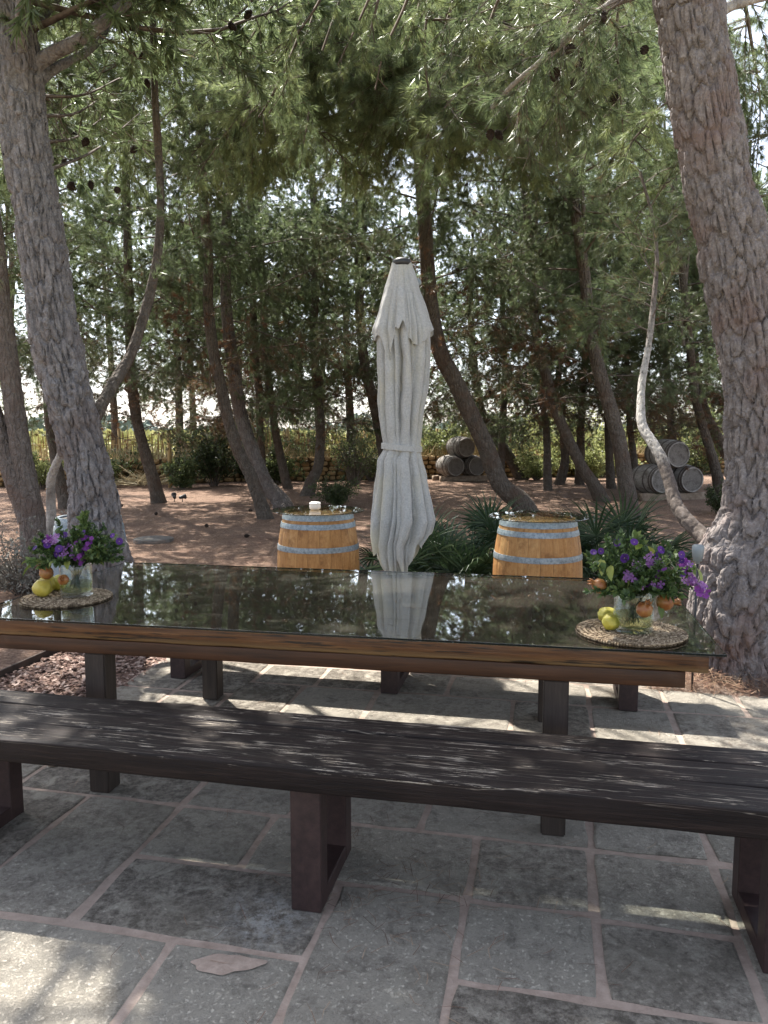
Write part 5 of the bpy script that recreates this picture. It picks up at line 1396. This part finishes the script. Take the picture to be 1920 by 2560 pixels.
for i, (px_, D, w, h, tn, lab) in enumerate(((1395, 26.3, 2.6, 2.0, .86, 'yellow-green bush in front of the wall by the red stem'), (1500, 25.6, 2.2, 1.6, .84, 'yellow-green bush behind the straight dark pine'), (1290, 27.2, 2.2, 2.4, .7, 'green bush behind the stout leaning pine'),
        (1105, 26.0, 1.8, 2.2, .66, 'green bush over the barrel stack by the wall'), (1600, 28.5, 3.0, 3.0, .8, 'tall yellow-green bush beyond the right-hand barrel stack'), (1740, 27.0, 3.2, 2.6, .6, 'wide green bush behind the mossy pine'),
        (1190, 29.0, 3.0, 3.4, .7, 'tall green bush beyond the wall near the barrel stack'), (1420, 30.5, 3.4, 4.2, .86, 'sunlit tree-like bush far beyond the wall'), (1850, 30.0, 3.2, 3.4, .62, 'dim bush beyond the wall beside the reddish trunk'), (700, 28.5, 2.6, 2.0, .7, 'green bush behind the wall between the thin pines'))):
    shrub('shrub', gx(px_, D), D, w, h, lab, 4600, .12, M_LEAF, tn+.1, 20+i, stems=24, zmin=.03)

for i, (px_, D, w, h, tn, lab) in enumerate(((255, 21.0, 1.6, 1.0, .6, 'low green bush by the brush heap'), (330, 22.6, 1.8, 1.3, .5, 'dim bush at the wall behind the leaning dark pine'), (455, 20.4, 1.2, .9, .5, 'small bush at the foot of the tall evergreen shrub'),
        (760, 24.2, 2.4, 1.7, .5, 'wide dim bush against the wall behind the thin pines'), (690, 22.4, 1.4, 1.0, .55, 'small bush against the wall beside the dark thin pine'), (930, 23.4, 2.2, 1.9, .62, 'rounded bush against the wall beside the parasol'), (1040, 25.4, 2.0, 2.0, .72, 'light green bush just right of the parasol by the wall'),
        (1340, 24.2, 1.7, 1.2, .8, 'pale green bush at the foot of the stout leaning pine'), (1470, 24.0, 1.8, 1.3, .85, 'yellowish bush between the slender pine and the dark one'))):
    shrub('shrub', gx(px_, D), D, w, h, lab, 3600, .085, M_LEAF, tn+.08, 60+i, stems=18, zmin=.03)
# ------------------------------------------------------------------ dry stone wall, reed fence, field
WA = np.array((-11.0, 20.8)); WB = np.array((14.5, 28.6)); WD = WB-WA; WL = np.linalg.norm(WD); WD = WD/WL; WN = np.array((-WD[1], WD[0]))
wang = math.atan2(WD[1], WD[0])
wall = empty('dry_stone_wall', (WA[0], WA[1], 0), wang, 'low dry stone wall of tan rubble along the far side', 'wall')
WH = .78
V, F = bbox(WL, .30, WH-.06, 0, 1, (WL/2, .26, (WH-.06)/2-.02)); link('core', mesh('core', V, F, M_CORE), wall)
def stone(seed):
    bm = bmesh.new(); bmesh.ops.create_icosphere(bm, subdivisions=2, radius=.5)
    V = np.array([v.co[:] for v in bm.verts]); F = np.array([[v.index for v in f.verts] for f in bm.faces]); bm.free()
    V = np.sign(V)*np.abs(V)**.62*.62; V *= (1+.16*fbm(V*2.2+seed*5, 2))[:, None]
    return V, F
ST = [stone(i) for i in range(6)]; STM = [mesh('stone', V, F, M_WSTONE) for V, F in ST]
g = np.random.default_rng(50); ns_ = 0; rest = MB(); x = 0
cells = []
for row in range(5):
    x = g.uniform(-.1, .1); z = .07+row*.148
    while x < WL:
        w = g.uniform(.16, .38); cells.append((x+w/2, z+g.normal(0, .012), w*1.03, .155*g.uniform(.9, 1.15))); x += w
# stones that show largest: the near part of the wall, in view
def vis(c):
    p = WA+WD*c[0]; fx_ = 960+FPX*p[0]/p[1]; return -30 < fx_ < 1950
cells.sort(key=lambda c: (not vis(c), c[0]))
for i, (cx_, cz_, w, h) in enumerate(cells):
    if i < 300: link('stone', STM[i % 6], wall, loc=(cx_, .12+g.normal(0, .015), cz_), rot=(g.normal(0, .1), g.normal(0, .1), g.normal(0, .1)), scale=(w, .26, h))
    else:
        V, F = ST[i % 6]; rest.add(V*np.array((w, .26, h))+np.array((cx_, .12, cz_)), F)
o = rest.obj('stones_beyond', M_WSTONE, wall); setp(o, kind='stuff')
# dry grass on top and behind
n = 9000; s_ = g.uniform(0, WL, n); o_ = g.uniform(.05, 1.6, n); P = WA+WD*s_[:, None]+WN*o_[:, None]
z = np.where(o_ < .4, WH-.06, .0); h = g.uniform(.15, .5, n)
p0 = np.c_[P, z-.02]; p1 = p0+np.c_[g.normal(0, .12, n), g.normal(0, .12, n), h+np.where(o_ < .4, 0, .55)]
V, F = prisms(p0, p1, .009, .002, 3)
o = link('dry_grass', mesh('dry_grass', V, F, M_DRYGRASS, attr=np.repeat(g.uniform(.2, 1, n), 6))); setp(o, 'dry straw-coloured grass along the top of the stone wall', 'grass', kind='stuff')
# reed fence
fence = empty('reed_fence', (0, 0, 0), 0, 'tan reed cane fence beyond the stone wall', 'fence')
n = 1500; s_ = g.uniform(-3, WL+2, n); P = WA+WD*s_[:, None]+WN*(2.0+g.normal(0, .05, n))[:, None]
h = 1.45+g.normal(0, .13, n); p0 = np.c_[P, np.full(n, -.1)]; p1 = p0+np.c_[g.normal(0, .07, n), g.normal(0, .05, n), h]
V, F = prisms(p0, p1, .012, .008, 4); o = link('canes', mesh('canes', V, F, M_REED, attr=np.repeat(g.uniform(0, 1, n), 8)), fence); setp(o, kind='stuff')
for s_ in np.arange(1.0, WL, 2.6):
    P = WA+WD*s_+WN*1.9; V, F = tube([(P[0], P[1], -.1), (P[0]+.02, P[1], .8), (P[0], P[1], 1.6)], .05, 8); link('post', mesh('post', V, F, M_REED, True, np.full(len(V), .5)), fence)
for zz in (.5, 1.1):
    a, b = WA+WN*1.93, WB+WN*1.93; V, F = tube([(a[0], a[1], zz), (b[0], b[1], zz+.01)], .012, 6); link('wire_rail', mesh('wire_rail', V, F, M_REED, True, np.full(len(V), .3)), fence)
pp = at(425, 1200, 20.9); V, F = tube([(0, 0, -.1), (.01, 0, .8), (0, 0, 1.55)], .055, 10)
o = link('timber_post', mesh('timber_post', V, F, M_REED, True, np.full(len(V), .45)), None, loc=(pp[0], pp[1], 0)); setp(o, 'weathered tan timber post in front of the stone wall', 'post')
# vineyard rows and the far wood
P = []; T = []
for row in range(26):
    D = 33+row*2.6; n = int(1500-row*22); X = g.uniform(-.62, .62, n)*D
    P.append(np.stack([X, D+g.normal(0, .25, n), .35+1.15*g.random(n)**.7], -1)); T.append(np.full(n, g.uniform(.35, .75)))
P = np.concatenate(P); T = np.concatenate(T); m = len(P)
D_ = g.normal(0, 1, (m, 3)); D_ /= np.linalg.norm(D_, axis=1)[:, None]; sd = np.cross(D_, g.normal(0, 1, (m, 3))); sd /= np.linalg.norm(sd, axis=1)[:, None]
S = .32*g.uniform(.6, 1.3, m); wv = S*.4
V = np.stack([P, P+D_*(S*.5)[:, None]-sd*wv[:, None], P+D_*S[:, None], P+D_*(S*.5)[:, None]+sd*wv[:, None]], 1).reshape(-1, 3)
V[:, 2] -= .16
o = link('vineyard', mesh('vineyard', V, np.arange(4*m).reshape(-1, 4), M_VINE, attr=np.repeat(np.clip(T+g.normal(0, .15, m), 0, 1), 4))); setp(o, 'rows of yellow-green vines beyond the reed fence', 'vineyard', kind='stuff')
n = 9000; X = g.uniform(-260, 260, n); k_ = fbm(np.stack([X*.05, X*0, X*0], -1), 3); hz = np.clip(3.0+5.5*k_, .8, 9)
P = np.stack([X, 300+g.uniform(-10, 10, n), hz*g.random(n)], -1)
D_ = g.normal(0, 1, (n, 3)); D_ /= np.linalg.norm(D_, axis=1)[:, None]; sd = np.cross(D_, g.normal(0, 1, (n, 3))); sd /= np.linalg.norm(sd, axis=1)[:, None]
V = np.stack([P, P+D_*1.2-sd*1.1, P+D_*2.4, P+D_*1.2+sd*1.1], 1).reshape(-1, 3)
o = link('far_wood', mesh('far_wood', V, np.arange(4*n).reshape(-1, 4), M_FARWOOD, attr=np.repeat(g.random(n), 4))); setp(o, 'bluish line of distant trees along the horizon', 'trees', kind='stuff')

# ------------------------------------------------------------------ small things on the ground
q = ground(384, 1349)
V, F = lathe([(.0, .035), (.26, .035), (.275, .03), (.28, .0), (.28, -.03)], 48); o = link('drain_cover', mesh('drain_cover', V, F, M_COVER, False), None, loc=(q[0], q[1], -.012)); setp(o, 'flat round grey cover lying on the pine litter', 'drain cover')
def spot_lamp(x, y, z, rz, tilt, label, sc_=1.0, mat=M_BLACK):
    root = empty('spot_lamp', (x, y, z), rz, label, 'lamp')
    m = Matrix.Translation((0, 0, .10*sc_)) @ Matrix.Rotation(tilt, 4, 'X')
    V, F = lathe([(.0, -.07), (.028, -.07), (.034, -.05), (.04, .03), (.055, .05), (.058, .075), (.05, .078), (.046, .06), (0, .055)], 20); o = link('housing', mesh('housing', V*sc_, F, mat, True), root); o.matrix_local = m
    V, F = tube([(0, 0, -.08), (0, 0, .08*sc_)], .009, 8); link('stake', mesh('stake', V, F, mat, True), root)
    return root
q = ground(436, 1252); spot_lamp(q[0], q[1], 0, .4, R(-60), 'small black garden lamp tilted up, beside the leaning dark pine')
q = ground(456, 1254); spot_lamp(q[0], q[1], 0, -.9, R(-80), 'small black garden lamp lying low next to its upright twin')
# grey flood lamp on a stake at the foot of the reddish pine
q = at(1743, 1420, 4.42)
root = empty('spot_lamp', (q[0], q[1], 0), 0, 'grey bulb-shaped lamp on a stake against the reddish trunk', 'lamp')
V, F = lathe([(0, -.05), (.012, -.05), (.014, -.035), (.026, -.033), (.027, -.012), (.030, -.010), (.034, .03), (.033, .055), (.022, .062), (0, .064)], 24)
zt = at(1743, 1388, 4.42)[2]
link('housing', mesh('housing', V, F, M_GREYPL, True), root, loc=(0, 0, zt))
V, F = tube([(0, 0, -.05), (0, 0, zt-.04)], .007, 8); link('stake', mesh('stake', V, F, M_BLACK, True), root)
# pile of dead pale branches in front of the wall
q = ground(355, 1216); n = 160
root = empty('brush_pile', (q[0], q[1], 0), 0, 'heap of dead pale branches in front of the stone wall', 'brush pile')
a = g.uniform(0, 6.28, n); r_ = np.abs(g.normal(0, .5, n)); p0 = np.stack([r_*np.cos(a), r_*np.sin(a)*.6, .02+.25*g.random(n)*np.exp(-r_)], -1); d = np.stack([g.normal(0, 1, n), g.normal(0, .6, n), np.abs(g.normal(0, .35, n))], -1); d /= np.linalg.norm(d, axis=1)[:, None]
V, F = prisms(p0, p0+d*g.uniform(.25, .8, n)[:, None], .012, .004, 4); link('dead_branches', mesh('dead_branches', V, F, M_DRYGRASS, True, np.repeat(g.uniform(.4, 1, n), 8)), root)
# pine cones lying on the litter
for i, (px_, py_) in enumerate(((392, 1288), (621, 1280), (300, 1268), (520, 1320), (1640, 1330), (1560, 1365), (610, 1345))):
    q = ground(px_, py_); o = link('fallen_pine_cone', CONE, None, loc=(q[0], q[1], .03), rot=(R(85), 0, i*1.3)); setp(o, 'dark open pine cone lying on the pine litter', 'pine cone', 'pine cones on the ground')
# round pebble-like clod under the table
q = ground(132, 1926); V, F = ST[1]; o = link('fallen_bark', mesh('fallen_bark', V*np.array((.05, .035, .02)), F, M_CRADLE), None, loc=(q[0], q[1], .026)); setp(o, 'small reddish flake of bark on a flagstone under the bench', 'bark flake')
